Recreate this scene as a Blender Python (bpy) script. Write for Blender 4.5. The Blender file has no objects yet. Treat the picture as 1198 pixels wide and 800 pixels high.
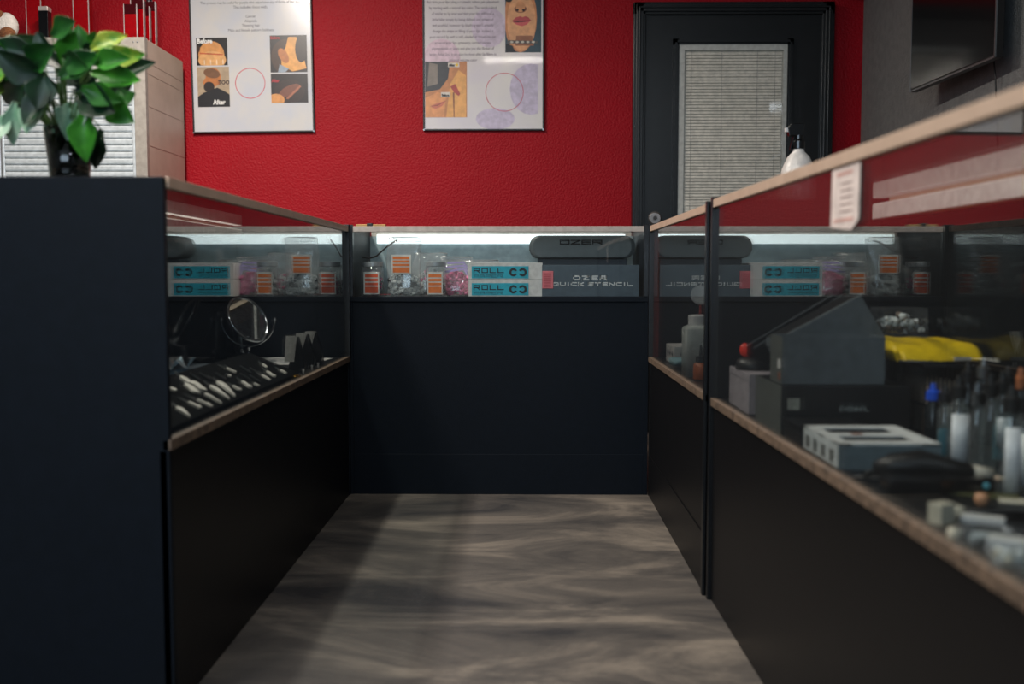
import bpy, math, random
from mathutils import Vector, Matrix, Euler
random.seed(7)
PI = math.pi
SC = bpy.context.scene
COL = SC.collection

# ------------------------------------------------------------------ camera
EYE = Vector((0, 0, 0.823))
FPX = 1165.0
cd = bpy.data.cameras.new('camera'); cam = bpy.data.objects.new('camera', cd); COL.objects.link(cam)
cam.location = EYE
CROT = Euler((math.radians(90 - 3.88), 0, math.radians(0.74)))
cam.rotation_euler = CROT
cd.sensor_width = 36; cd.lens = FPX / 1198 * 36
cd.clip_start = 0.02; cd.clip_end = 50
cd.dof.use_dof = True; cd.dof.focus_distance = 3.75; cd.dof.aperture_fstop = 2.6
SC.camera = cam

# ------------------------------------------------------------------ world, lights, exposure
w = bpy.data.worlds.new('world'); SC.world = w; w.use_nodes = True
w.node_tree.nodes['Background'].inputs[0].default_value = (0.55, 0.75, 1.0, 1)
w.node_tree.nodes['Background'].inputs[1].default_value = 0.05
SC.view_settings.view_transform = 'Standard'
SC.view_settings.look = 'None'
SC.view_settings.gamma = 1
SC.view_settings.exposure = 0.1
SC.view_settings.use_curve_mapping = False
SC.cycles.use_denoising = True
SC.cycles.max_bounces = 14; SC.cycles.glossy_bounces = 10; SC.cycles.transparent_max_bounces = 40
SC.cycles.diffuse_bounces = 4; SC.cycles.transmission_bounces = 10
SC.cycles.caustics_reflective = False; SC.cycles.caustics_refractive = False
SC.cycles.sample_clamp_indirect = 4

def area(name, loc, sx, sy, power, col, rot=(0, 0, 0)):
    l = bpy.data.lights.new(name, 'AREA'); l.shape = 'RECTANGLE'; l.size = sx; l.size_y = sy
    l.energy = power; l.color = col
    o = bpy.data.objects.new(name, l); o.location = loc; o.rotation_euler = rot; COL.objects.link(o)
    return o
area('ceiling_tube_light', (-1.42, 3.35, 2.70), 0.12, 1.2, 78, (1.0, 0.90, 0.80))
area('ceiling_tube_light', (-1.30, 0.9, 2.70), 0.16, 1.2, 44, (1.0, 0.92, 0.82))
area('ceiling_tube_light', (-0.1, 1.5, 2.70), 0.5, 0.12, 14, (1.0, 0.94, 0.86))
area('front_fill_light', (-1.2, -2.6, 2.02), 3.2, 1.25, 64, (0.66, 0.83, 1.0), (math.radians(82), 0, 0))  # added soft bluish fill from behind the camera, not a real window
area('ceiling_panel_light', (1.2, -1.2, 2.70), 0.6, 0.6, 16, (0.85, 0.93, 1.0))

# ------------------------------------------------------------------ materials
MATS = {}
def srgb(c):
    return tuple(((x / 255) / 12.92 if x / 255 <= 0.04045 else ((x / 255 + 0.055) / 1.055) ** 2.4) for x in c) + (1,)
def mat(name, c=(128, 128, 128), rough=0.5, metal=0.0, bump=None, noise=None, spec=0.5, emit=0, trans=0, alpha=1, coat=0):
    """bump=(scale,strength); noise=(scale, second colour) mixes two real colours of the thing"""
    if name in MATS: return MATS[name]
    m = bpy.data.materials.new(name); m.use_nodes = True; nt = m.node_tree; b = nt.nodes['Principled BSDF']
    b.inputs['Base Color'].default_value = srgb(c)
    b.inputs['Roughness'].default_value = rough; b.inputs['Metallic'].default_value = metal
    b.inputs['Specular IOR Level'].default_value = spec
    b.inputs['Transmission Weight'].default_value = trans; b.inputs['Alpha'].default_value = alpha
    b.inputs['Coat Weight'].default_value = coat; b.inputs['Coat Roughness'].default_value = 0.05
    if emit:
        b.inputs['Emission Color'].default_value = srgb(c); b.inputs['Emission Strength'].default_value = emit
    tc = nt.nodes.new('ShaderNodeTexCoord')
    sc, c2 = noise if noise else (40, tuple(int(x * 0.9) for x in c))
    n = nt.nodes.new('ShaderNodeTexNoise'); n.inputs['Scale'].default_value = sc; n.inputs['Detail'].default_value = 4
    nt.links.new(tc.outputs['Object'], n.inputs['Vector'])
    r = nt.nodes.new('ShaderNodeValToRGB'); r.color_ramp.elements[0].position = 0.35; r.color_ramp.elements[1].position = 0.65
    r.color_ramp.elements[0].color = srgb(c); r.color_ramp.elements[1].color = srgb(c2)
    nt.links.new(n.outputs['Fac'], r.inputs['Fac']); nt.links.new(r.outputs['Color'], b.inputs['Base Color'])
    if bump:
        n2 = nt.nodes.new('ShaderNodeTexNoise'); n2.inputs['Scale'].default_value = bump[0]; n2.inputs['Detail'].default_value = 3
        nt.links.new(tc.outputs['Object'], n2.inputs['Vector'])
        bp = nt.nodes.new('ShaderNodeBump'); bp.inputs['Strength'].default_value = bump[1]; bp.inputs['Distance'].default_value = 0.01
        nt.links.new(n2.outputs['Fac'], bp.inputs['Height']); nt.links.new(bp.outputs['Normal'], b.inputs['Normal'])
    MATS[name] = m
    return m
def glass_mat(name, tint=(0.97, 0.99, 0.985), r0=0.045, rough=0.0, haze=0.0):
    if name in MATS: return MATS[name]
    m = bpy.data.materials.new(name); m.use_nodes = True; nt = m.node_tree; nt.nodes.clear()
    out = nt.nodes.new('ShaderNodeOutputMaterial'); mx = nt.nodes.new('ShaderNodeMixShader')
    tr = nt.nodes.new('ShaderNodeBsdfTransparent'); tr.inputs[0].default_value = tint + (1,)
    gl = nt.nodes.new('ShaderNodeBsdfGlossy'); gl.inputs['Roughness'].default_value = rough
    lw = nt.nodes.new('ShaderNodeLayerWeight'); lw.inputs[0].default_value = 0.5
    p = nt.nodes.new('ShaderNodeMath'); p.operation = 'POWER'; p.inputs[1].default_value = 3.8
    ma = nt.nodes.new('ShaderNodeMath'); ma.operation = 'MULTIPLY_ADD'; ma.inputs[1].default_value = 1 - r0; ma.inputs[2].default_value = r0
    nt.links.new(lw.outputs['Facing'], p.inputs[0]); nt.links.new(p.outputs[0], ma.inputs[0])
    nt.links.new(ma.outputs[0], mx.inputs[0]); nt.links.new(tr.outputs[0], mx.inputs[1]); nt.links.new(gl.outputs[0], mx.inputs[2])
    last = mx
    if haze:
        d = nt.nodes.new('ShaderNodeBsdfDiffuse'); d.inputs[0].default_value = (0.85, 0.88, 0.9, 1)
        m2 = nt.nodes.new('ShaderNodeMixShader'); m2.inputs[0].default_value = haze
        nt.links.new(mx.outputs[0], m2.inputs[1]); nt.links.new(d.outputs[0], m2.inputs[2]); last = m2
    nt.links.new(last.outputs[0], out.inputs[0]); MATS[name] = m
    return m
def floor_mat():
    m = bpy.data.materials.new('epoxy_floor'); m.use_nodes = True; nt = m.node_tree; b = nt.nodes['Principled BSDF']
    tc = nt.nodes.new('ShaderNodeTexCoord')
    mp = nt.nodes.new('ShaderNodeMapping'); mp.inputs['Scale'].default_value = (0.75, 1.7, 1.0); mp.inputs['Rotation'].default_value = (0, 0, 0.3)
    nt.links.new(tc.outputs['Object'], mp.inputs[0])
    n = nt.nodes.new('ShaderNodeTexNoise'); n.inputs['Scale'].default_value = 2.3; n.inputs['Detail'].default_value = 9
    n.inputs['Roughness'].default_value = 0.64; n.inputs['Distortion'].default_value = 0.7
    nt.links.new(mp.outputs[0], n.inputs[0])
    r = nt.nodes.new('ShaderNodeValToRGB'); e = r.color_ramp.elements
    e[0].position = 0.33; e[0].color = srgb((56, 56, 58)); e[1].position = 0.68; e[1].color = srgb((142, 133, 122))
    k = r.color_ramp.elements.new(0.5); k.color = srgb((92, 88, 84))
    nt.links.new(n.outputs['Fac'], r.inputs[0]); nt.links.new(r.outputs[0], b.inputs['Base Color'])
    n2 = nt.nodes.new('ShaderNodeTexNoise'); n2.inputs['Scale'].default_value = 60; n2.inputs['Detail'].default_value = 4
    bp = nt.nodes.new('ShaderNodeBump'); bp.inputs['Strength'].default_value = 0.12; bp.inputs['Distance'].default_value = 0.01
    nt.links.new(tc.outputs['Object'], n2.inputs[0]); nt.links.new(n2.outputs['Fac'], bp.inputs['Height']); nt.links.new(bp.outputs[0], b.inputs['Normal'])
    b.inputs['Roughness'].default_value = 0.42; b.inputs['Specular IOR Level'].default_value = 0.35
    return m
RED = mat('red_stucco', (160, 3, 24), 0.55, bump=(95, 0.5), noise=(3, (154, 4, 22)), spec=0.22)
GREYW = mat('grey_stucco', (120, 122, 122), 0.7, bump=(110, 0.6), noise=(30, (110, 112, 113)))
CEILM = mat('ceiling_paint', (190, 188, 184), 0.9)
BLACKP = mat('black_laminate', (15, 15, 17), 0.42, bump=(420, 0.12), spec=0.25)
NAVY = mat('dark_navy_laminate', (13, 20, 29), 0.5, bump=(420, 0.12), spec=0.15)
POSTM = mat('black_extrusion', (14, 16, 19), 0.35)
TAN = mat('tan_edge_band', (196, 172, 152), 0.5, noise=(20, (186, 162, 142)))
PALE = mat('pale_edge_band', (200, 190, 182), 0.45)
BROWN = mat('worn_brown_edge', (116, 98, 82), 0.55, noise=(60, (78, 66, 56)))
DECK = mat('black_deck', (20, 22, 25), 0.35)
GLASS = glass_mat('case_glass', haze=0.005)
MIRRORD = mat('smoked_mirror_door', (40, 46, 52), 0.08, metal=0.85)
DOORG = mat('brushed_grey_door', (150, 166, 170), 0.4, metal=0.3)
LEDON = mat('led_tube_lit', (228, 242, 246), 0.5, emit=1.6)
LEDOFF = mat('white_fixture', (225, 222, 220), 0.4)
WHITE = mat('white_plastic', (225, 225, 225), 0.4)
PAPER = mat('paper', (215, 214, 212), 0.6)
BLACK = mat('black_plastic', (18, 18, 20), 0.4)
BLACKG = mat('black_gloss', (10, 11, 13), 0.12)
CHROME = mat('chrome', (200, 205, 210), 0.12, metal=1)
STEEL = mat('steel', (150, 152, 155), 0.3, metal=0.9)
CARD = mat('cardboard_white', (228, 224, 222), 0.6)
TEAL = mat('teal_print', (16, 178, 204), 0.5)
INK = mat('dark_ink', (14, 28, 40), 0.6)
ORANGE = mat('orange_label', (235, 120, 40), 0.5)
ORANGE2 = mat('deep_orange_label', (225, 85, 35), 0.5)
SLATE = mat('slate_board', (92, 100, 106), 0.5)
OLIVEG = mat('grey_board', (88, 92, 88), 0.55)
CLEAR = glass_mat('clear_plastic', (0.97, 0.98, 0.98), 0.06, 0.05, 0.03)
FILM = glass_mat('bag_film', (0.98, 0.98, 0.98), 0.10, 0.10, 0.11)
GREENG = glass_mat('vase_glass', (0.30, 0.42, 0.38), 0.06)
SMOKE = glass_mat('smoked_acrylic', (0.35, 0.38, 0.42), 0.06)
REDACR = mat('red_acrylic', (130, 3, 10), 0.12, spec=0.6)
REDDK = mat('dark_red_acrylic', (52, 5, 10), 0.12)

# ------------------------------------------------------------------ mesh builder
class MB:
    def __init__(s): s.v = []; s.f = []; s.mi = []; s.mats = []; s.cur = 0; s.T = Matrix()
    def use(s, m):
        if m not in s.mats: s.mats.append(m)
        s.cur = s.mats.index(m); return s
    def xf(s, loc=(0, 0, 0), rot=(0, 0, 0)):
        s.T = Matrix.Translation(loc) @ Euler(rot).to_matrix().to_4x4(); return s
    def raw(s, vs, fs):
        b = len(s.v); s.v += [tuple(s.T @ Vector(v)) for v in vs]
        for f in fs: s.f.append([b + i for i in f]); s.mi.append(s.cur)
        return s
    def box(s, a, b):
        x0, x1 = sorted((a[0], b[0])); y0, y1 = sorted((a[1], b[1])); z0, z1 = sorted((a[2], b[2]))
        return s.raw([(x0, y0, z0), (x1, y0, z0), (x1, y1, z0), (x0, y1, z0), (x0, y0, z1), (x1, y0, z1), (x1, y1, z1), (x0, y1, z1)],
                     [(0, 3, 2, 1), (4, 5, 6, 7), (0, 1, 5, 4), (1, 2, 6, 5), (2, 3, 7, 6), (3, 0, 4, 7)])
    def rings(s, rings, caps=True):
        n = len(rings[0]); vs = [p for r in rings for p in r]; fs = []
        for k in range(len(rings) - 1):
            for i in range(n):
                j = (i + 1) % n; fs.append((k * n + i, k * n + j, (k + 1) * n + j, (k + 1) * n + i))
        if caps: fs.append(tuple(range(n))[::-1]); fs.append(tuple((len(rings) - 1) * n + i for i in range(n)))
        return s.raw(vs, fs)
    def lathe(s, prof, c=(0, 0, 0), n=24, caps=True):
        return s.rings([[(c[0] + r * math.cos(2 * PI * i / n), c[1] + r * math.sin(2 * PI * i / n), c[2] + z) for i in range(n)] for r, z in prof], caps)
    def tube(s, pts, r, n=8, closed=False):
        pts = [Vector(p) for p in pts]; rs = r if isinstance(r, (list, tuple)) else [r] * len(pts); rings = []; N = len(pts)
        up = Vector((0, 0, 1))
        for i, p in enumerate(pts):
            a = pts[(i - 1) % N] if closed or i > 0 else p; b = pts[(i + 1) % N] if closed or i < N - 1 else p
            d = (b - a).normalized()
            u = d.cross(up)
            if u.length < 0.05: u = d.cross(Vector((1, 0, 0)))
            u.normalize(); w_ = d.cross(u)
            rings.append([tuple(p + rs[i] * (math.cos(2 * PI * k / n) * u + math.sin(2 * PI * k / n) * w_)) for k in range(n)])
        if closed: rings.append(rings[0])
        return s.rings(rings, not closed)
    def prism(s, pts, axis, a, b):
        """2D polygon swept along an axis from a to b; polygon coords fill the other two axes in x,y,z order"""
        def P(p, t):
            return {'x': (t, p[0], p[1]), 'y': (p[0], t, p[1]), 'z': (p[0], p[1], t)}[axis]
        n = len(pts); vs = [P(p, a) for p in pts] + [P(p, b) for p in pts]
        ar = sum(pts[i][0] * pts[(i + 1) % n][1] - pts[(i + 1) % n][0] * pts[i][1] for i in range(n))
        fs = [tuple(range(n))[::-1], tuple(range(n, 2 * n))] + [(i, (i + 1) % n, n + (i + 1) % n, n + i) for i in range(n)]
        flip = (ar < 0) != (b < a)
        if axis == 'y': flip = not flip
        if flip: fs = [f[::-1] for f in fs]
        return s.raw(vs, fs)
    def ball(s, c, r, n=14, m=9, sq=(1, 1, 1), jit=0):
        rings = []
        for k in range(m + 1):
            t = PI * k / m; ri = max(math.sin(t), 0.02)
            rings.append([(c[0] + r * sq[0] * ri * math.cos(2 * PI * i / n) * (1 + random.uniform(-jit, jit)),
                           c[1] + r * sq[1] * ri * math.sin(2 * PI * i / n) * (1 + random.uniform(-jit, jit)),
                           c[2] - r * sq[2] * math.cos(t)) for i in range(n)])
        return s.rings(rings)
    def build(s, name, m=None, parent=None, smooth=False, bevel=0, loc=None, solid=0, sub=0):
        me = bpy.data.meshes.new(name); me.from_pydata(s.v, [], s.f); me.update()
        if s.mats:
            for q in s.mats: me.materials.append(q)
            me.polygons.foreach_set('material_index', s.mi)
        if m: 
            if not s.mats: me.materials.append(m)
        if smooth:
            for p in me.polygons: p.use_smooth = True
        o = bpy.data.objects.new(name, me); COL.objects.link(o)
        if parent: o.parent = parent
        if loc: o.location = loc
        if solid:
            q = o.modifiers.new('thickness', 'SOLIDIFY'); q.thickness = solid; q.offset = 0
        if sub:
            q = o.modifiers.new('smooth', 'SUBSURF'); q.levels = sub; q.render_levels = sub
        if bevel:
            q = o.modifiers.new('bevel', 'BEVEL'); q.width = bevel; q.segments = 2; q.limit_method = 'ANGLE'
        return o
def thing(name, label, cat, loc=(0, 0, 0), rz=0, group=None):
    o = bpy.data.objects.new(name, None); o.empty_display_size = 0.05; COL.objects.link(o)
    o.location = loc; o.rotation_euler = (0, 0, rz); o['label'] = label; o['category'] = cat
    if group: o['group'] = group
    return o
def tag(o, label, cat, group=None):
    o['label'] = label; o['category'] = cat
    if group: o['group'] = group
    return o
def struct(o): o['kind'] = 'structure'; return o
def cbox(name, a, b, m, parent=None, bevel=0): return MB().box(a, b).build(name, m, parent, bevel=bevel)

# strokes for the wide technical lettering on the cartons
GL = {'O': [[(0, 0), (1, 0), (1, 1), (0, 1), (0, 0)]], 'Z': [[(0, 1), (1, 1), (0, 0), (1, 0)]],
      'E': [[(1, 1), (0, 1), (0, 0), (1, 0)], [(0, .5), (.9, .5)]], 'R': [[(0, 0), (0, 1), (1, 1), (1, .5), (0, .5)], [(.5, .5), (1, 0)]],
      'Q': [[(0, 0), (1, 0), (1, 1), (0, 1), (0, 0)], [(.65, .35), (1.05, -.1)]], 'U': [[(0, 1), (0, 0), (1, 0), (1, 1)]],
      'I': [[(.5, 0), (.5, 1)]], 'C': [[(1, 1), (0, 1), (0, 0), (1, 0)]], 'K': [[(0, 0), (0, 1)], [(1, 1), (.3, .5), (1, 0)], [(0, .5), (.3, .5)]],
      'S': [[(1, 1), (0, 1), (0, .5), (1, .5), (1, 0), (0, 0)]], 'T': [[(0, 1), (1, 1)], [(.5, 1), (.5, 0)]],
      'N': [[(0, 0), (0, 1), (1, 0), (1, 1)]], 'L': [[(0, 1), (0, 0), (1, 0)]], 'P': [[(0, 0), (0, 1), (1, 1), (1, .45), (0, .45)]],
      'A': [[(0, 0), (0, .8), (.2, 1), (.8, 1), (1, .8), (1, 0)], [(0, .45), (1, .45)]],
      'F': [[(1, 1), (0, 1), (0, 0)], [(0, .5), (.85, .5)]], 'V': [[(0, 1), (.5, 0), (1, 1)]]}
def lettering(mb, s, x, z, w_, h, gap, th, y, dy=0.0006):
    """write string s from x to the right, facing -y, letters w_ wide and h high, raised dy"""
    for ch in s:
        if ch == ' ': x += w_ * 0.6; continue
        ww = w_ * (0.35 if ch == 'I' else 1)
        for ln in GL[ch]:
            for p, q in zip(ln[:-1], ln[1:]):
                a = Vector((x + p[0] * ww, z + p[1] * h)); b = Vector((x + q[0] * ww, z + q[1] * h))
                d = (b - a).normalized() * th / 2; nn = Vector((-d.y, d.x))
                a2 = a - d; b2 = b + d
                mb.prism([(a2 - nn)[:], (b2 - nn)[:], (b2 + nn)[:], (a2 + nn)[:]], 'y', y, y - dy)
        x += ww + gap
    return x
def text_into(mb, s, x, z, size, y, align='LEFT', xs=1.0, off=0.0, ext=0.0003):
    """ordinary type, facing -y, set into mesh builder mb"""
    c = bpy.data.curves.new('t', 'FONT'); c.body = s; c.size = size; c.align_x = align; c.offset = off; c.extrude = ext; c.resolution_u = 2
    o = bpy.data.objects.new('t', c); COL.objects.link(o)
    dg = bpy.context.evaluated_depsgraph_get(); me = bpy.data.meshes.new_from_object(o.evaluated_get(dg))
    mb.raw([(x + v.co.x * xs, y - v.co.z, z + v.co.y) for v in me.vertices], [tuple(p.vertices) for p in me.polygons])
    bpy.data.objects.remove(o); bpy.data.curves.remove(c); bpy.data.meshes.remove(me)
R3 = CROT.to_matrix()
def onplane(px, py, p0, n):
    """where the sight line through a photo point meets a real surface (used to lay things on it)"""
    d = R3 @ Vector(((px - 599) / FPX, (400 - py) / FPX, -1)); n = Vector(n)
    return EYE + d * ((Vector(p0) - EYE).dot(n) / d.dot(n))
def ell(cx, cy, rx, ry, n=20, a0=0, a1=2 * PI, rot=0):
    out = []
    for i in range(n):
        t = a0 + (a1 - a0) * i / (n if a1 - a0 > 6.2 else n - 1)
        u, v = rx * math.cos(t), ry * math.sin(t)
        out.append((cx + u * math.cos(rot) - v * math.sin(rot), cy + u * math.sin(rot) + v * math.cos(rot)))
    return out

# ------------------------------------------------------------------ the room
YW = 5.2; XR = 1.725; XL = -3.4; YB = -3.0; ZC = 2.8
struct(MB().box((XL, YB, -0.05), (XR, YW, 0)).build('floor', floor_mat()))
struct(MB().box((XL, YW, -0.05), (XR, YW + 0.12, ZC)).build('wall_back', RED))
struct(MB().box((XR, YB - 0.12, -0.05), (XR + 0.12, YW + 0.12, ZC)).build('wall_right', GREYW))
struct(MB().box((XL - 0.12, YB - 0.12, -0.05), (XL, YW + 0.12, ZC)).build('wall_left', GREYW))
struct(MB().box((XL, YB - 0.12, -0.05), (XR, YB, ZC)).build('wall_front', GREYW))
struct(MB().box((XL - 0.12, YB - 0.12, ZC), (XR + 0.12, YW + 0.12, ZC + 0.1)).build('ceiling', CEILM))

# door in the back wall
DX0, DX1, DZ = 0.612, 1.502, 2.135
def make_door():
    blackd = mat('black_door_paint', (24, 27, 29), 0.32, noise=(20, (20, 23, 25)))
    d = struct(MB().box((DX0, YW - 0.035, 0), (DX1, YW - 0.001, DZ)).build('door_1', blackd))
    m = MB(); c = 0.062
    for a0, a1, dy in ((0.0, c, 0.055), (0.012, c - 0.012, 0.067), (0.024, 0.034, 0.074)):
        m.box((DX0 - c + a0, YW - dy, 0), (DX0 - c + a1, YW - 0.001, DZ + c - a0))
        m.box((DX1 + c - a1, YW - dy, 0), (DX1 + c - a0, YW - 0.001, DZ + c - a0))
        m.box((DX0 - c + a0, YW - dy, DZ + c - a1), (DX1 + c - a0, YW - 0.001, DZ + c - a0))
    struct(m.build('door_casing', blackd, d, bevel=0.003))
    gx0, gx1, gz0, gz1 = 0.782, 1.33, 0.5, 1.985
    m = MB(); c = 0.03
    for a0, a1, dy in ((0, c, 0.052), (0.008, c - 0.01, 0.06)):
        m.box((gx0 - c + a0, YW - dy, gz0 - c), (gx0 - c + a1, YW - 0.034, gz1 + c - a0))
        m.box((gx1 + c - a1, YW - dy, gz0 - c), (gx1 + c - a0, YW - 0.034, gz1 + c - a0))
        m.box((gx0 - c + a0, YW - dy, gz1 + c - a1), (gx1 + c - a0, YW - 0.034, gz1 + c - a0))
        m.box((gx0 - c + a0, YW - dy, gz0 - c), (gx1 + c - a0, YW - 0.034, gz0 - c + a1))
    struct(m.build('window_moulding', blackd, d))
    m = MB(); c = 0.028; wf = mat('white_lite_frame', (200, 203, 198), 0.45)
    m.box((gx0, YW - 0.05, gz0), (gx0 + c, YW - 0.036, gz1)); m.box((gx1 - c * .7, YW - 0.05, gz0), (gx1, YW - 0.036, gz1))
    m.box((gx0 + c, YW - 0.05, gz1 - c), (gx1 - c * .7, YW - 0.036, gz1)); m.box((gx0 + c, YW - 0.05, gz0), (gx1 - c * .7, YW - 0.036, gz0 + c))
    struct(m.build('window_frame', wf, d))
    bl = mat('blind_slats', (252, 248, 236), 0.5); m = MB()
    z = gz0 + 0.04
    while z < gz1 - 0.045:
        m.raw([(gx0 + .035, YW - 0.0425, z), (gx1 - .026, YW - 0.0425, z), (gx1 - .026, YW - 0.0365, z + 0.0125), (gx0 + .035, YW - 0.0365, z + 0.0125)], [(0, 1, 2, 3)])
        z += 0.0155
    struct(m.build('blind', bl, d, solid=0.0008))
    m = MB()
    for x in (0.845, 1.0, 1.18, 1.27): m.tube([(x, YW - 0.0425, gz0 + .03), (x, YW - 0.0425, gz1 - .03)], 0.0008, 5)
    struct(m.build('blind_cord', mat('cord_grey', (150, 152, 148), 0.6), d))
    struct(cbox('blind_backing', (gx0 + .02, YW - .0362, gz0 + .02), (gx1 - .02, YW - .0352, gz1 - .02), mat('window_backing', (214, 210, 198), 0.6), d))
    struct(cbox('pane', (gx0 + .02, YW - .047, gz0 + .02), (gx1 - .02, YW - .045, gz1 - .02), glass_mat('door_glass', (1, 1, 1)), d))
    m = MB().xf((0.668, YW - 0.035, 1.112), (PI / 2, 0, 0)); m.lathe([(0.034, 0), (0.034, 0.006), (0.028, 0.012), (0.0, 0.012)], n=28)
    k = struct(m.build('deadbolt', mat('aged_nickel', (175, 168, 165), 0.3, metal=0.8), d, bevel=0.001))
    m = MB().xf((0.668, YW - 0.048, 1.112), (PI / 2, 0, 0)); m.lathe([(0.011, 0), (0.011, 0.004), (0, 0.004)], n=16)
    m.xf().box((0.667, YW - .0535, 1.105), (0.669, YW - .0515, 1.119)); struct(m.build('keyhole', mat('dark_nickel', (90, 86, 84), 0.35, metal=0.8), k))
    m = MB().xf((0.668, YW - 0.035, 0.95), (PI / 2, 0, 0)); m.lathe([(0.032, 0), (0.032, 0.006), (0.012, 0.01), (0.012, 0.03), (0.028, 0.04), (0.03, 0.055), (0.02, 0.066), (0, 0.068)], n=28)
    struct(m.build('door_knob', STEEL, d, smooth=True))
make_door()
struct(MB().box((DX1 + .07, YW - 0.012, 0), (XR, YW - .001, 0.1)).box((XL, YW - .012, 0), (DX0 - .07, YW - .001, .1)).build('baseboard_back', BLACKP, bevel=0.002))

# ------------------------------------------------------------------ glass display cases
def showcase(label, fm, L, D, zd, near='solid', far='solid', edge=TAN, panel=BLACKP, end=None, sill=BROWN, backm=MIRRORD, led=LEDOFF, plinth=False, postm=POSTM, n_doors=2, posts=(0, 1), full=(), led_u=(0.05, 0.05), lb=True, H=1.0):
    """fm maps (u along the front, v into the case, z) to the room"""
    t = thing('display_case', label, 'display case', fm(L / 2, D / 2, 0))
    ox, oy, oz = t.location
    def B(mb, a, b):
        p = fm(*a); q = fm(*b); return mb.box((p[0] - ox, p[1] - oy, p[2]), (q[0] - ox, q[1] - oy, q[2]))
    def P(name, m, *bx, bevel=0.0):
        mb = MB()
        for a, b in bx: B(mb, a, b)
        return mb.build(name, m, t, bevel=bevel)
    T = 0.016; top = H - 0.02
    P('front_panel', panel, ((0, 0.004, 0), (L, 0.018, zd - 0.02)), bevel=0.001)
    if plinth: P('plinth_board', panel, ((T, 0.001, 0.0), (L - T, 0.004, 0.152)), bevel=0.001)
    P('sill_edge', sill, ((0, -0.004, zd - 0.02), (L, 0.012, zd)), bevel=0.0015)
    P('deck', DECK, ((T, 0.012, zd - 0.018), (L - T, D - 0.018, zd - 0.002)))
    P('back_panel', panel, ((0, D - 0.016, 0), (L, D, zd - 0.02)))
    for k, kind in ((0, near), (1, far)):
        u0, u1 = (0, T) if k == 0 else (L - T, L)
        if kind == 'solid':
            P('end_panel', end or panel, ((u0, 0.0, 0), (u1, D, H - 0.001)), bevel=0.001)
        else:
            P('end_panel', panel, ((u0, 0.018, 0), (u1, D - 0.016, zd - 0.018)))
            P('glass_end', GLASS, ((u0 + .004, 0.02, zd), (u0 + .009, D - .02, top)))
        # front corner post
        pu0, pu1 = (0, 0.02) if k == 0 else (L - 0.02, L)
        if k in posts: P('corner_post', postm, ((pu0, -0.006, 0 if k in full else zd), (pu1, 0.014, H + 0.006)), bevel=0.001)
    P('glass_front', GLASS, ((0.02, 0.003, zd), (L - 0.02, 0.008, top)))
    P('glass_top', GLASS, ((0.012, 0.010, H - 0.007), (L - 0.012, D - 0.01, H - 0.002)))
    P('top_edge', edge, ((0.02, -0.004, top), (L - 0.02, 0.010, H)), ((0.02, D - 0.010, top), (L - 0.02, D, H)), bevel=0.001)
    w_ = (L - 2 * T) / n_doors
    for k in range(n_doors):
        o = 0.012 * (k % 2)
        P('sliding_door', backm, ((T + k * w_ - (0.02 if k else 0), D - 0.016 - o, zd), (T + (k + 1) * w_, D - 0.010 - o, top)))
    fx = P('light_strip', led, ((led_u[0], D - 0.062, top - 0.032), (L - led_u[1], D - 0.032, top + 0.006)), bevel=0.003)
    return t
LX, RX = -0.652, 0.455
Lcase = showcase('black glass-topped display case along the left side of the aisle, holding jewelry trays',
    lambda u, v, z: (LX - v, 1.80 + u, z), 1.885, 0.44, 0.52, panel=BLACKP, end=NAVY, posts=(1,))
Ccase = showcase('black display case across the aisle end with boxes and bags on its shelf',
    lambda u, v, z: (-0.655 + u, 3.687 + v, z), 1.113, 0.45, 0.742, panel=NAVY, edge=PALE, sill=NAVY, backm=DOORG, led=LEDON, plinth=True, near='solid', far='solid')
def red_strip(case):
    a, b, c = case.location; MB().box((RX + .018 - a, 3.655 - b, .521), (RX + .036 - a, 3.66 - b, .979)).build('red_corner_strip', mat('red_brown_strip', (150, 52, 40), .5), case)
Fcase = showcase('short black display case at the right rear, holding a white jug bottle',
    lambda u, v, z: (RX + 0.006 + v, 2.515 + u, z), 1.17, 0.44, 0.52, plinth=True, full=(0,))
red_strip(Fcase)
Ncase = showcase('long black display case along the right foreground, crowded with boxes and bottles',
    lambda u, v, z: (RX - 0.004 + v, 0.55 + u, z), 1.955, 0.44, 0.515, full=(1,), H=1.008)
Ncase.location.x = 0.7025; Ncase.rotation_euler.z = 0.0146

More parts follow.
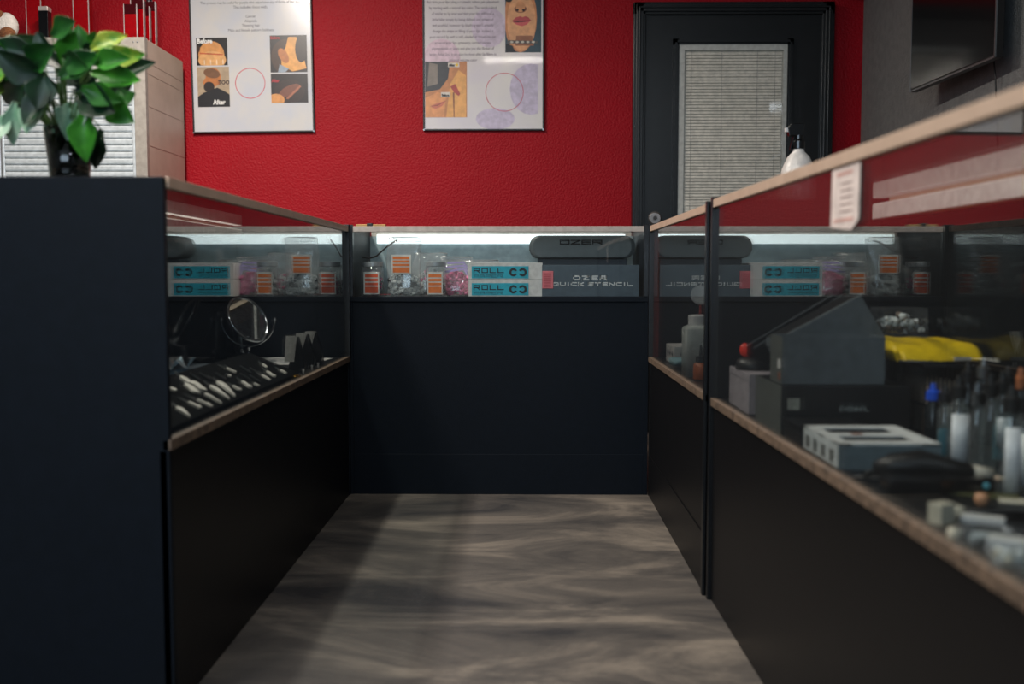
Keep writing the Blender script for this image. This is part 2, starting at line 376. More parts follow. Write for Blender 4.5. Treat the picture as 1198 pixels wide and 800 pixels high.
# ------------------------------------------------------------------ grey cabinet at the left, with things on it
def make_cabinet():
    x1, x0, y0, y1, h = -1.745, -2.75, 4.62, 5.14, 1.905
    cab = thing('tambour_cabinet', 'tall grey metal cabinet with silver louvred doors against the red wall', 'cabinet', ((x0 + x1) / 2, (y0 + y1) / 2, 0))
    cx, cy, _ = cab.location
    W = (x1 - x0) / 2; Dp = (y1 - y0) / 2
    gm = mat('grey_cabinet_paint', (158, 152, 144), 0.45); side = mat('beige_side', (196, 180, 166), 0.5, noise=(8, (184, 168, 154)))
    m = MB(); m.box((W - .02, -Dp + .03, 0), (W, Dp, h - .0)).box((-W, -Dp + .03, 0), (-W + .02, Dp, h)).box((-W + .02, -Dp + .03, h - .02), (W - .02, Dp, h)).box((-W + .02, Dp - .01, 0), (W - .02, Dp, h - .02)).box((-W + .02, -Dp + .03, .04), (W - .02, Dp - .01, .06))
    m.build('body', side, cab, bevel=0.002)
    m = MB()
    m.box((W - .052, -Dp, 0), (W + .002, -Dp + .03, h + .002)).box((-W, -Dp, 0), (-W + .05, -Dp + .03, h + .002)).box((-W + .05, -Dp, h - .052), (W - .052, -Dp + .03, h + .002)).box((-W + .05, -Dp, 0), (W - .052, -Dp + .03, .08))
    m.box((W, -Dp, h - .08), (W + .003, -Dp + .035, h + .002))
    m.build('face_frame', gm, cab, bevel=0.002)
    for px, pz in ((W - .03, h - .02), (W - .03, h - .07), (W - .048, h - .02)):
        m = MB(); m.xf((px, -Dp - .001, pz), (PI / 2, 0, 0)); m.lathe([(.003, -.001), (.003, .0015), (.001, .002)], n=10); m.build('rivet', STEEL, cab)
    xm = -2.425 - cx
    slat = mat('louvre_metal', (222, 230, 235), 0.3, metal=0.35)
    for a, b in ((-W + .05, xm - .004), (xm + .004, W - .055)):
        m = MB(); z0, z1 = .085, h - .056
        fr = MB(); fr.box((a, -Dp + .006, z0), (a + .012, -Dp + .022, z1)).box((b - .012, -Dp + .006, z0), (b, -Dp + .022, z1)).box((a + .012, -Dp + .006, z1 - .012), (b - .012, -Dp + .022, z1)).box((a + .012, -Dp + .006, z0), (b - .012, -Dp + .022, z0 + .012))
        dr = fr.build('louvred_door', slat, cab, bevel=0.002)
        z = z0 + .016; p = .030
        while z < z1 - .045:
            m.prism([(-Dp + .016, z), (-Dp + .008, z + .006), (-Dp + .008, z + p - .010), (-Dp + .016, z + p - .002), (-Dp + .02, z + p - .002), (-Dp + .02, z)], 'x', a + .013, b - .013)
            z += p
        m.build('louvre_panel', slat, dr)
        cbox('door_backing', (a + .012, -Dp + .0205, z0 + .012), (b - .012, -Dp + .024, z1 - .012), BLACK, dr)
    # badge and white label on the rail
    b = cbox('badge', (-.025 + W - .185, -Dp - .003, h - .03), (-.025 + W - .085, -Dp, h - .012), BLACK, cab)
    m = MB()
    for i in range(9): m.box((W - .198 + i * .0085, -Dp - .0036, h - .025), (W - .193 + i * .0085, -Dp - .003, h - .017))
    m.build('badge_marks', STEEL, b)
    cbox('rail_label', (xm - .09, -Dp - .0015, h - .032), (xm + .035, -Dp, h - .016), mat('pale_label', (190, 188, 184), .5), cab)
    # posters and stickers on the door
    f = -Dp + .0075
    s = cbox('door_sticker', (xm + .045, f - .001, 1.612), (xm + .165, f + .002, 1.75), BLACK, cab)
    m = MB(); e = .004
    m.box((xm + .045, f - .0018, 1.612), (xm + .165, f - .001, 1.612 + e)).box((xm + .045, f - .0018, 1.612), (xm + .045 + e, f - .001, 1.75))
    text_into(m, 'A', xm + .076, 1.645, .026, f - .001, 'CENTER', .95, .0008); text_into(m, 'VENOM', xm + .058, 1.628, .019, f - .001, 'LEFT', 1.0, .0006)
    m.build('sticker_print', PAPER, s)
    cbox('paper_notice', (xm + .32, f - .001, 1.70), (xm + .55, f + .001, 1.835), PAPER, cab)
    cbox('small_notice', (xm + .40, f - .001, 1.60), (xm + .57, f + .001, 1.695), mat('grey_notice', (170, 172, 172), .6), cab)
    for z in (1.0, 1.25, 1.42, 1.6, 1.75, 1.8): cbox('side_trim_line', (W, -Dp + .04, z), (W + .0008, Dp - .01, z + .0015), mat('tan_line', (176, 160, 146), .5), cab)
    return h, x1, y0, y1
ch, cx1, cy0, cy1 = make_cabinet()
ZT = ch + 0.003
# red acrylic blocks standing on the cabinet
def acrylic(label, x, y, w_, d, h, cap=0.05, capm=REDDK, group=None):
    t = thing('acrylic_block', label, 'display block', (x, y, ZT))
    cbox('body', (-w_ / 2, -d / 2, 0), (w_ / 2, d / 2, h - cap), REDACR, t, 0.001)
    if cap: cbox('cap', (-w_ / 2, -d / 2, h - cap), (w_ / 2, d / 2, h), capm, t, 0.001)
    e = .003
    for q in (-w_ / 2 - e, w_ / 2): cbox('clear_edge', (q, -d / 2 - .001, 0), (q + e, -d / 2 + .004, h), mat('clear_edge_silver', (200, 190, 190), .15, metal=.4), t)
    return t
acrylic('tall red acrylic block just left of the small black box on the cabinet', -2.325, 4.80, .066, .05, .34, .0)
acrylic('tall red acrylic block in the middle of the cabinet top, behind the plant', -2.10, 4.80, .070, .05, .36, .0)
acrylic('low red acrylic block between the two tall ones on the cabinet', -2.205, 4.86, .080, .05, .125, .03)
for xr, y, h, lb in [(-1.781, 4.645, .150, 'red acrylic slip with a dark cap, nearest the front corner of the cabinet'), (-1.768, 4.695, .186, 'tallest of the front three red acrylic slips by the cabinet corner'),
        (-1.760, 4.745, .166, 'third red acrylic slip back from the cabinet corner, lower than its neighbours'), (-1.752, 4.80, .203, 'rearmost red acrylic slip, closest to the framed hair poster')]:
    acrylic(lb, xr - .028, y, .056, .03, h, .045)
t = thing('display_box', 'small black box with white-topped lid on the cabinet', 'box', (-2.235, 4.70, ZT))
cbox('body', (-.022, -.02, 0), (.022, .02, .135), BLACKG, t, .002); cbox('lid', (-.022, -.021, .135), (.022, .021, .155), mat('lid_silver', (190, 180, 176), .3, metal=.5), t, .002)
t = thing('standing_rod', 'black rod standing behind the row of red acrylic slips on the cabinet', 'rod', (-1.82, 4.90, ZT))
m = MB(); m.lathe([(.022, 0), (.022, .008), (.014, .012), (.014, .34), (.0, .342)], n=16); m.build('rod', BLACKG, t, smooth=False)
m = MB(); m.lathe([(.016, .22), (.016, .235)], n=16); m.build('collar', CHROME, t)
tag(MB().box((-.11, -.02, 0), (.11, .02, .006)).box((-.11, .012, .006), (.11, .02, .012)).build('flat_tray', BLACK, loc=(-1.945, 4.665, ZT), bevel=.001), 'flat black tray lying on the front edge of the cabinet top', 'tray')
# plush
t = thing('plush_toy', 'white and brown curly plush toy lying on the cabinet top', 'plush toy', (-2.43, 4.72, ZT))
fur = mat('brown_fur', (150, 96, 58), .9, bump=(260, 1.0), noise=(120, (104, 62, 36))); wf = mat('white_fur', (214, 208, 202), .8, bump=(160, .6))
m = MB(); m.ball((0, 0, .072), .05, sq=(1.15, .8, 1.3), jit=.02); m.ball((-.03, 0, .05), .05, sq=(1.3, .8, .95), jit=.02); m.build('body', wf, t, True)
m = MB(); m.ball((-.035, -.015, .118), .036, sq=(1.1, .9, .8), jit=.05); m.build('ear', fur, t, True)
m = MB(); m.ball((.022, -.032, .032), .033, sq=(1.15, .8, .95), jit=.05); m.build('paw', fur, t, True)
m = MB(); m.prism([(-.03, 0), (.06, 0), (.055, .018)], 'y', -.02, -.017); m.build('paper_tag', PAPER, t)

# ------------------------------------------------------------------ posters on the red wall
def poster(name_label, x0, x1, zb, zt, paper, tilt=0):
    t = thing('framed_poster', name_label, 'poster', ((x0 + x1) / 2, YW - .002, zb))
    t.rotation_euler = (0, tilt, 0)
    W = (x1 - x0) / 2; H = zt - zb
    m = MB(); f = .008
    m.box((-W, -.016, 0), (W, 0, f)).box((-W, -.016, H - f), (W, 0, H)).box((-W, -.016, f), (-W + f, 0, H - f)).box((W - f, -.016, f), (W, 0, H - f))
    m.build('frame', BLACK, t, bevel=.0015)
    for sx in (-1, 1): MB().prism([(sx * W, 0), (sx * (W - .006), 0), (sx * (W - .012), .012), (sx * W, .006)], 'y', -.0168, -.016).build('corner_clip', STEEL, t)
    sh = cbox('sheet', (-W + f, -.009, f), (W - f, -.001, H - f), paper, t)
    return t, sh, W, H
def photo(sheet, name, x0, z0, x1, z1, bg, shapes, wr=None, y=-.0092):
    """flat printed picture: shapes = list of (polygon in 0..1, colour, roughness)"""
    m = MB(); m.use(mat('print_%02x%02x%02x' % bg, bg, .35)); m.box((x0, y - .0004, z0), (x1, y, z1)); yy = y - .0004
    for poly, c in shapes:
        m.use(mat('print_%02x%02x%02x' % c, c, .35)); yy -= .00012
        P = [(x0 + min(max(p[0], 0), 1) * (x1 - x0), z0 + min(max(p[1], 0), 1) * (z1 - z0)) for p in poly]
        m.prism(P, 'y', yy + .00012, yy)
    o = m.build(name, None, sheet)
    if wr:
        for s, tx, tz, sz, c in wr:
            q = MB(); text_into(q, s, x0 + tx * (x1 - x0), z0 + tz * (z1 - z0), sz, yy - .0002, 'LEFT', .85, .0012)
            q.build('caption', mat('print_%02x%02x%02x' % c, c, .4), o)
    return o
pm = mat('bluish_poster_paper', (196, 200, 210), .22, noise=(7, (208, 206, 204)), coat=.3)
t, sh, W, H = poster('framed poster about hair treatment with before and after head photos', -1.715, -1.085, 1.553, 2.45, pm, tilt=-0.012)
m = MB()
for s, z in (('a follicle practitioner will mimic the natural hair', .742), ('follicle and blend seamlessly with your hair', .714),
             ('This process may be useful for people who experience any of forms of hair loss', .660), ('This includes those with:', .636),
             ('Cancer', .590), ('Alopecia', .567), ('Thinning hair', .544), ('Male and female pattern baldness', .520)):
    text_into(m, s, 0, z - .006, .0205 if len(s) < 60 else .0185, -.0092, 'CENTER', .86)
m.build('poster_text', mat('print_text', (92, 92, 100), .5), sh)
sk = (214, 150, 88); sk2 = (188, 118, 66); dk = (28, 24, 24)
photo(sh, 'before_photo', -.285, .345, -.125, .485, dk, [(ell(.48, .38, .42, .5), sk), (ell(.5, .2, .45, .32), (225, 170, 110)), ([(.1, .42), (.85, .36), (.85, .41), (.1, .47)], (190, 96, 60)), (ell(.06, .6, .06, .12), (60, 42, 36))] + [(ell(.25 + .2 * i, .12, .018, .1), (240, 214, 180)) for i in range(4)], [('Before', .03, .80, .034, (240, 240, 238))])
photo(sh, 'after_photo', -.285, .135, -.12, .338, (176, 156, 130), [(ell(.5, .74, .24, .24), sk2), ([(.24, .72), (.16, .6), (.24, .52), (.5, .45), (.62, .6)], sk2), (ell(.46, .84, .26, .12, rot=-.15), (120, 84, 58)), (ell(.36, .5, .17, .13), (40, 30, 28)), (ell(.68, .62, .04, .07), (160, 100, 60)), ([(0, 0), (0, .25), (.2, .36), (.42, .42), (.62, .48), (.9, .36), (1, .3), (1, 0)], (26, 26, 30))], [('TOO', .66, .56, .030, (70, 50, 44)), ('After', .48, .06, .034, (240, 240, 238))])
photo(sh, 'thinning_photo', .095, .305, .285, .492, (34, 30, 34), [(ell(.42, .42, .4, .48), (70, 50, 40)), ([(.5, .95), (.72, .95), (.9, .4), (.98, .1), (.6, .02), (.3, .2), (.3, .5), (.42, .66)], (228, 164, 84)), (ell(.36, .45, .12, .22, rot=.5), sk2), (ell(.84, .62, .16, .36), (40, 30, 30)), ([(.2, 0), (.4, 0), (.5, .1), (.25, .22)], (150, 165, 180))], [('Before', .02, .90, .020, (170, 40, 50))])
photo(sh, 'grown_photo', .095, .150, .285, .297, (36, 30, 32), [(ell(.5, .4, .42, .42, rot=.3), (52, 38, 36)), (ell(.5, .42, .34, .16, rot=.6), (128, 78, 62)), (ell(.12, .1, .24, .22), sk), ([(.4, .15), (.46, .12), (.82, .55), (.78, .6)], (176, 110, 84))], [('After', .02, .72, .022, (170, 40, 50))])
m = MB(); cxr, czr, rr = -.012, .252, .078
m.rings([[(cxr + q * math.cos(2 * PI * i / 40), yy, czr + q * math.sin(2 * PI * i / 40)) for i in range(40)] for q, yy in ((rr, -.009), (rr, -.0096), (rr - .0035, -.0096), (rr - .0035, -.009))], False)
m.build('red_ring', mat('pink_red_ink', (206, 70, 90), .5), sh)

pm2 = mat('mauve_poster_paper', (206, 200, 208), .22, noise=(5, (214, 210, 206)), coat=.3)
t, sh, W, H = poster('framed poster about lip colour with portrait and lip photos', -.525, .098, 1.562, 2.46, pm2, tilt=0.0)
m = MB(); m.use(mat('print_pink', (216, 192, 206), .35))
m.prism(ell(-.215, .36, .098, .105), 'y', -.0091, -.0095); m.use(mat('print_lilac', (200, 190, 214), .35))
m.prism([p for p in ell(.245, .21, .11, .13) if p[0] < W - .01], 'y', -.0091, -.0095)
m.prism(ell(.06, .06, .10, .055, 20), 'y', -.0091, -.0094) ; m.use(mat('print_mauve', (208, 194, 212), .35)); m.prism(ell(.03, .52, .09, .1), 'y', -.0091, -.0094)
m.build('colour_patches', None, sh)
m = MB()
for i, s in enumerate(('Lip blushing is a semi permanent or cosmetic make up', 'that tints your lips using a cosmetic tattoo pen placement', 'by starting with a natural lips color. The result is kind',
        'of similar to lip liner and that your lips will look a', 'little fuller simply by being defined and enhanced', 'and youthful, however lip blushing won\'t actually', 'change the shape or filling of your lips. Instead it',
        'your natural lip with a soft, shaded or tinted line can', 'enhance your lips symmetry, correct uneven', 'pigmentation or scars and give you the illusion of', 'larger, fuller lips. It can also be done after lip fillers to', 'enhance volume color')):
    text_into(m, s, -.105, .672 - i * .0292, .0205, -.0096, 'CENTER', .78)
m.build('poster_text', mat('print_text_light', (120, 108, 122), .5), sh)
lip = (188, 74, 78)
photo(sh, 'portrait_photo', .112, .395, .296, .675, (46, 70, 82), [(ell(.42, .62, .46, .62), (206, 138, 92)), (ell(.45, .55, .40, .52), (226, 166, 118)), ([(.28, .12), (.8, .12), (.75, .3), (.3, .3)], (150, 96, 66)), ([(.0, 0), (.3, 0), (.2, .12), (.0, .16)], (24, 26, 32)), (ell(.42, .78, .17, .07), (120, 66, 48)), (ell(.42, .82, .13, .10), (214, 150, 104)), (ell(.34, .76, .035, .02), dk), (ell(.5, .76, .035, .02), dk),
    (ell(.1, .95, .1, .05), dk), (ell(.62, .98, .14, .04), dk), ([(.18, .56), (.3, .63), (.42, .65), (.48, .63), (.55, .65), (.64, .63), (.72, .57), (.6, .54), (.42, .53)], lip), ([(.2, .555), (.45, .545), (.70, .57), (.6, .50), (.46, .47), (.3, .5)], (206, 92, 92)), (ell(.45, .555, .24, .012, rot=.05), (90, 30, 34)),
    ([(.05, .22), (.9, .2), (.9, .16), (.05, .16)], (90, 84, 80))] + [(ell(.18 + .15 * i, .185, .045, .02), (206, 196, 180)) for i in range(5)])
photo(sh, 'lip_photo', -.3, .068, -.085, .35, (196, 132, 84), [([(0, .45), (.35, .5), (.55, .7), (.6, 1), (0, 1)], (56, 56, 60)), ([(.05, .55), (.3, .6), (.3, .95), (.1, .98)], (130, 120, 112)), ([(.5, .0), (.98, 0), (.98, .75), (.8, .85), (.6, .6)], (232, 170, 96)), ([(.0, .0), (.45, 0), (.5, .4), (.3, .45), (0, .35)], (222, 152, 96)),
    ([(.6, .55), (.72, .6), (.84, .42), (.8, .38), (.7, .44)], (176, 70, 62)), ([(.12, .2), (.3, .26), (.5, .3), (.4, .2), (.25, .15)], (198, 110, 86)), ([(.12, .2), (.3, .225), (.5, .3), (.3, .21)], (110, 50, 40)), ([(.68, .0), (.7, 0), (.7, .45), (.66, .45)], (140, 84, 52)), ([(.38, .36), (.6, .36), (.6, .45), (.38, .45)], (216, 206, 196)), ([(.55, .9), (.82, .9), (.82, .98), (.55, .98)], (216, 206, 196)), (ell(.76, .94, .035, .026), (230, 190, 60))],
    [('After', .57, .915, .017, (40, 40, 44)), ('Before', .40, .375, .016, (40, 40, 44))])
m = MB(); cxr, czr, rr = .108, .195, .098
m.rings([[(cxr + q * math.cos(2 * PI * i / 40), yy, czr + q * math.sin(2 * PI * i / 40)) for i in range(40)] for q, yy in ((rr, -.009), (rr, -.0098), (rr - .003, -.0098), (rr - .003, -.009))], False)
m.build('red_ring', MATS['pink_red_ink'], sh)

# ------------------------------------------------------------------ television on the right wall
t = thing('television', 'black flat television mounted high on the grey wall', 'television', (1.615, 3.875, 1.575), .055)
m = MB(); m.box((0, -.335, 0), (.03, .335, .44)); m.build('housing', BLACK, t, bevel=.003)
cbox('screen', (-.002, -.33, .012), (0, .33, .43), BLACKG, t)
m = MB(); m.box((-.003, -.335, 0), (.001, .335, .006)).box((-.003, -.335, 0), (.001, -.33, .44)).box((-.003, .33, 0), (.001, .335, .44)); m.build('bezel', STEEL, t)
m = MB(); m.box((.03, -.22, .08), (.065, .22, .36)); m.box((.065, -.1, .12), (.098, .1, .34)); m.build('wall_bracket', BLACK, t, bevel=.006)
m = MB(); m.tube([(.06, -.19, .1), (.07, -.195, .02), (.075, -.2, -.05), (.092, -.2, -.3), (.092, -.2, -.8)], .003, 6); m.build('cable', BLACK, t)
tag(MB().box((0, -.1, 0), (.06, .1, .05)).box((.06, -.05, .01), (.1, .05, .04)).build('wall_fitting', BLACK, loc=(1.622, 5.05, 2.225), bevel=.004), 'small black fitting high on the grey wall by the corner', 'wall fitting')

# ------------------------------------------------------------------ things in the end case
ZS = 0.7405
def roll_box(label, x, y, z):
    t = thing('paper_roll_box', label, 'box', (x, y, z), group='stacked stencil paper boxes')
    w_, h, d = .278, .0625, .12
    m = MB().box((0, 0, 0), (w_, d, h)); m.build('carton', CARD, t, bevel=.0012)
    lab = cbox('teal_label', (.012, -.0008, .004), (.226, 0, .050), TEAL, t)
    m = MB(); e = lettering(m, 'ROLL', .021, .026, .0205, .0150, .0095, .0036, -.0008)
    lettering(m, 'PAPER', .021, .0085, .0165, .009, .0060, .0012, -.0008)
    m.build('print', INK, lab); m = MB()
    for s in (-1, 1):
        c = .186 + s * .0175
        a = ell(c, .027, .0155, .0158, 18, (.42 if s < 0 else PI + .42), (2 * PI - .42 if s < 0 else 3 * PI - .42)); b = ell(c, .027, .0068, .0075, 18, (.42 if s < 0 else PI + .42), (2 * PI - .42 if s < 0 else 3 * PI - .42))
        for i in range(17): m.prism([a[i], a[i + 1], b[i + 1], b[i]], 'y', -.0014, -.0008)
    m.build('emblem', INK, lab)
    cbox('side_flap_line', (-.0005, .03, .006), (0, .032, .056), mat('flap_line', (140, 130, 132), .6), t)
    return t
roll_box('white and teal box of paper rolls, lower of the two stacked at the aisle end', -.212, 3.745, ZS)
roll_box('white and teal box of paper rolls, resting on top of its twin', -.212, 3.745, ZS + .0635)
cstencil = mat('slate_stencil_carton', (70, 84, 96), .4)
t = thing('stencil_box', 'dark slate carton printed OZER QUICK STENCIL in white', 'box', (.064, 3.725, ZS))
cbox('carton', (0, 0, 0), (.362, .15, .118), cstencil, t, .0015)
m = MB(); lettering(m, 'OZER', .118, .063, .0225, .013, .0105, .0048, -.0001); lettering(m, 'QUICK STENCIL', .042, .041, .0185, .0105, .0078, .0038, -.0001); m.build('print', WHITE, t)
m = MB().box((.001, -.004, .03), (.042, -.0005, .095)); s = m.build('price_label', mat('pink_label', (238, 120, 130), .5), t, bevel=.003)
m = MB()
for i in range(10): m.box((.006, -.0044, .036 + i * .0053), (.034, -.004, .0385 + i * .0053))
m.build('label_print', mat('pink_print', (200, 70, 84), .5), s)
t = thing('under_carton', 'dark plain carton standing behind the slate stencil box', 'box', (.05, 3.915, ZS)); cbox('carton', (0, 0, 0), (.35, .13, .145), mat('navy_carton', (34, 46, 60), .5), t, .002)
cbox('lid_line', (0, -.0006, .11), (.35, 0, .112), BLACK, t)
t = thing('hard_case', 'rounded dark machine case embossed OZER, on a carton under the lit strip', 'case', (.222, 3.955, ZS + .1455))
m = MB(); W_, H_ = .205, .044; r = .04
prof = []
for cxx, czz, a in ((W_ - r, H_ * 2 - r, 0), (-W_ + r, H_ * 2 - r, PI / 2), (-W_ + r, r, PI), (W_ - r, r, 1.5 * PI)):
    for i in range(7): prof.append((cxx + r * math.cos(a + i * PI / 12), czz + r * math.sin(a + i * PI / 12)))
rings = []
for yy, k in ((-.075, .93), (-.068, 1.0), (.068, 1.0), (.075, .93)): rings.append([(p[0] * k, yy, (p[1] - H_) * k + H_) for p in prof[::-1]])
m.rings(rings); m.build('shell', mat('case_shell', (70, 80, 86), .5), t, smooth=False, bevel=.004)
m = MB().box((-.2055, -.07, H_ - .012), (.2055, .07, H_ - .009)); m.build('zip_seam', BLACK, t)
m = MB(); lettering(m, 'OZER', -.085, .055, .034, .014, .008, .0045, -.0755, .001); m.build('embossing', BLACKG, t)

def label_stripes(parent, w_, h, x, y, z, om=ORANGE, ry=0):
    l = cbox('label', (x - w_ / 2, y - .0006, z), (x + w_ / 2, y, z + h), PAPER, parent, 0)
    m = MB()
    for a, b in ((.06, .34), (.40, .52), (.58, .70), (.76, .90)):
        m.box((x - w_ * .42, y - .0012, z + a * h), (x + w_ * .42, y - .0006, z + b * h))
    m.build('orange_stripes', om, l)
    return l
def cups(m, n, w_, d, h, x0=0, mts=(), shape=None):
    for i in range(n):
        u = random.uniform(-1, 1); hh = h * (1 - .35 * abs(u)); z = random.uniform(.008, max(hh, .012)); x = x0 + u * w_ / 2; y = random.uniform(-d / 2, d / 2) * (1 - z / (h * 1.6))
        m.use(random.choice(mts)); m.xf((x, y, z), (random.uniform(0, 3), random.uniform(0, 3), random.uniform(0, 3)))
        m.lathe([(.0052, -.005), (.0068, .005), (.0045, .005), (.0035, -.003)], n=8)
    m.xf()
PINKC = mat('pink_cup', (236, 120, 170), .4); PINKD = mat('magenta_cup', (214, 60, 130), .4); GREYC = mat('grey_cup', (190, 198, 200), .4); WHC = mat('white_cup', (236, 240, 240), .4); DKC = mat('dark_cup', (60, 66, 72), .4); LIL = mat('lilac_band', (176, 160, 216), .5); PUR = mat('purple_cap', (150, 60, 130), .4)
def jar(label, x, y, cupmats, om):
    t = thing('sample_jar', label, 'jar', (x, y, ZS))
    m = MB(); m.lathe([(.036, 0), (.040, .004), (.040, .105), (.036, .112), (.036, .118), (.0345, .118), (.0345, .111), (.0385, .104), (.0385, .006), (.0, .006)], n=28, caps=False); m.build('glass', CLEAR, t, True)
    m = MB(); m.lathe([(.0375, .112), (.0385, .114), (.0385, .128), (.0365, .130), (0, .130)], n=28, caps=False); m.build('lid', mat('jar_lid', (170, 176, 182), .3, metal=.3), t, False)
    m = MB(); cups(m, 80, .058, .058, .100, mts=cupmats); m.build('ink_cups', None, t)['kind'] = 'stuff'
    label_stripes(t, .058, .084, 0, -.0408, .008, om)
    return t
def bag(label, x, y, w_, h, fill, cupmats, lab=None, n=120, lean=0, om=ORANGE, band=None, rz=0, twist=0):
    t = thing('zip_bag', label, 'bag', (x, y, ZS), rz)
    m = MB(); N = 14; K = 12; rings = []
    for k in range(K + 1):
        f = k / K; z = h * f
        ww = w_ / 2 * (1 - .06 * math.sin(f * PI) + .03 * math.sin(f * 9 + twist)); dd = max(.032 * (1 - f) ** .8 * (1 if f < .85 else .5), .0012)
        if k == 0: dd = .022
        ring = []
        for i in range(N):
            a = 2 * PI * i / N
            ring.append((lean * f * f + ww * math.copysign(abs(math.cos(a)) ** .6, math.cos(a)) + .002 * math.sin(7 * f + i), dd * math.sin(a) + .004 * math.sin(6 * f + i * 1.7 + twist) * f, z + .004 * math.sin(i * 2.1 + twist) * f))
        rings.append(ring)
    m.rings(rings); m.build('film', FILM, t, True)
    m = MB(); m.box((lean - w_ * .46, -.0016, h * .93), (lean + w_ * .46, .0016, h * .94)); m.build('zip_strip', CLEAR, t)
    m = MB(); cups(m, n, w_ * .82, .04, fill, mts=cupmats); m.build('ink_cups', None, t)['kind'] = 'stuff'
    if lab:
        lx, lz, lw, lh = lab; label_stripes(t, lw, lh, lx, -.036, lz, om)
    if band:
        m = MB()
        for i in range(3): m.prism([(-w_ * .34 + .006 * i, band + i * .017), (w_ * .25, band + .012 + i * .012), (w_ * .36, band - .012 + i * .014), (w_ * .37, band - .004 + i * .014), (w_ * .26, band + .020 + i * .012), (-w_ * .34 + .006 * i, band + .008 + i * .017)], 'y', -.034, -.033)
        m.build('lilac_bands', LIL, t)
    return t
bag('partly hidden zip bag of grey cups at the left end of the shelf', -.597, 3.865, .075, .115, .06, (GREYC, WHC, DKC), lab=None, n=70, twist=1)
jar('small jar of magenta cups with orange label, left of the tall zip bag', -.574, 3.765, (PINKD, PUR, GREYC), ORANGE2)
bag('tall clear zip bag of grey ink cups with an orange striped label', -.462, 3.80, .135, .222, .105, (GREYC, WHC, DKC, GREYC), lab=(-.005, .085, .075, .072), n=330, lean=.005, twist=2)
bag('slumped clear zip bag behind the tall one, holding mixed cups', -.395, 3.90, .13, .165, .10, (GREYC, PINKD, WHC), n=110, lean=.03, twist=3)
jar('small jar of grey cups with orange label, right of the tall zip bag', -.336, 3.765, (GREYC, DKC, WHC), ORANGE)
bag('zip bag of pink ink cups with lilac bands beside the roll boxes', -.265, 3.84, .125, .150, .105, (PINKC, PINKC, PINKD), n=240, band=.088, twist=4)
bag('loose zip bag lying over the back of the teal roll boxes', -.215, 3.93, .22, .138, .02, (WHC,), n=10, twist=5)
# cord of the light strip
o = MB(); o.tube([(-.52, 4.06, .962), (-.535, 4.03, .95), (-.56, 3.98, .925), (-.585, 3.93, .895), (-.61, 3.90, .885), (-.635, 3.90, .89)], .0035, 8); tag(o.build('power_cord', BLACK, None, True), 'thin black cord hanging at the left end of the lit strip', 'cord')
o = MB(); o.tube([(-.60, 3.71, 1.006), (-.50, 3.74, 1.006), (-.40, 3.74, 1.006)], .004, 8); 
m = MB(); m.box((-.05, -.012, 0), (.06, .012, .009)); t = thing('wooden_scale', 'short tan stick lying on the glass top of the end case', 'stick', (-.58, 3.74, 1.0005)); m.build('stick', mat('tan_stick', (190, 150, 90), .5), t, bevel=.002)
cbox('clip', (-.01, -.014, .0), (.012, .014, .013), BLACK, t, .002)

# ------------------------------------------------------------------ things in the left case
ZL = 0.519
# ramped jewelry tray
RA, RB = (-.677, .530), (-.825, .590)
ramp_n = Vector((RB[1] - RA[1], 0, RA[0] - RB[0])).normalized()
t = thing('jewelry_tray', 'long black velvet ramp tray of pendants in the left case', 'tray', (-.805, 2.5, ZL))
velvet = mat('black_velvet', (9, 11, 12), .95, bump=(300, .4), spec=.05)
m = MB(); m.prism([(.128, 0), (.128, .0110), (-.02, .0710), (-.02, 0)], 'y', -.62, .46); m.build('ramp', velvet, t, bevel=.001)
bone = mat('bone', (226, 224, 216), .45); cordm = mat('dark_cord', (44, 52, 54), .5)
def ramp_pt(px, py, lift=.0032):
    return onplane(px, py, (RA[0], 0, RA[1] + lift), ramp_n)
def on_ramp(name, label, cat, p, q, group=None):
    """an Empty midway between p and q on the ramp, local x along p>q, local z off the ramp; returns it and the length"""
    d = (q - p); L = d.length; X = d.normalized(); Z = ramp_n if ramp_n.z > 0 else -ramp_n; Y = Z.cross(X)
    t = thing(name, label, cat, (p + q) / 2, 0, group); t.rotation_euler = Matrix((X, Y, Z)).transposed().to_euler()
    return t, L
def pend(label, a, b, w_, shape):
    t, L = on_ramp('pendant', label, 'pendant', ramp_pt(*a), ramp_pt(*b))
    m = MB()
    if shape == 'spear': pts = [(-L / 2, w_ * .22), (-L * .4, w_ * .5), (-L * .25, w_ * .5), (L / 2, w_ * .08), (L / 2, -w_ * .08), (-L * .25, -w_ * .5), (-L * .4, -w_ * .5), (-L / 2, -w_ * .22)]
    elif shape == 'slab': pts = [(-L / 2, w_ * .3), (-L * .42, w_ * .3), (-L * .38, w_ * .5), (L * .45, w_ * .5), (L / 2, w_ * .3), (L / 2, -w_ * .3), (L * .45, -w_ * .5), (-L * .38, -w_ * .5), (-L * .42, -w_ * .3), (-L / 2, -w_ * .3)]
    elif shape == 'hook': pts = [(-L / 2, w_ * .4), (0, w_ * .3), (.1 * L, w_ * .9), (.22 * L, w_ * .9), (.2 * L, w_ * .3), (L / 2, w_ * .4), (L / 2, -w_ * .4), (-L / 2, -w_ * .4)]
    else: pts = ell(0, 0, L / 2, w_ / 2, 14)
    m.prism(pts, 'z', -.002, .004); m.build('carving', bone, t, bevel=.001)
    m = MB(); c = min(.04, L)
    m.tube([(-L / 2, .001, 0), (-L / 2 - c / 2, .004, 0), (-L / 2 - c, .001, 0), (-L / 2 - c / 2, -.004, 0), (-L / 2, -.001, 0)], .001, 5); m.build('cord', cordm, t)
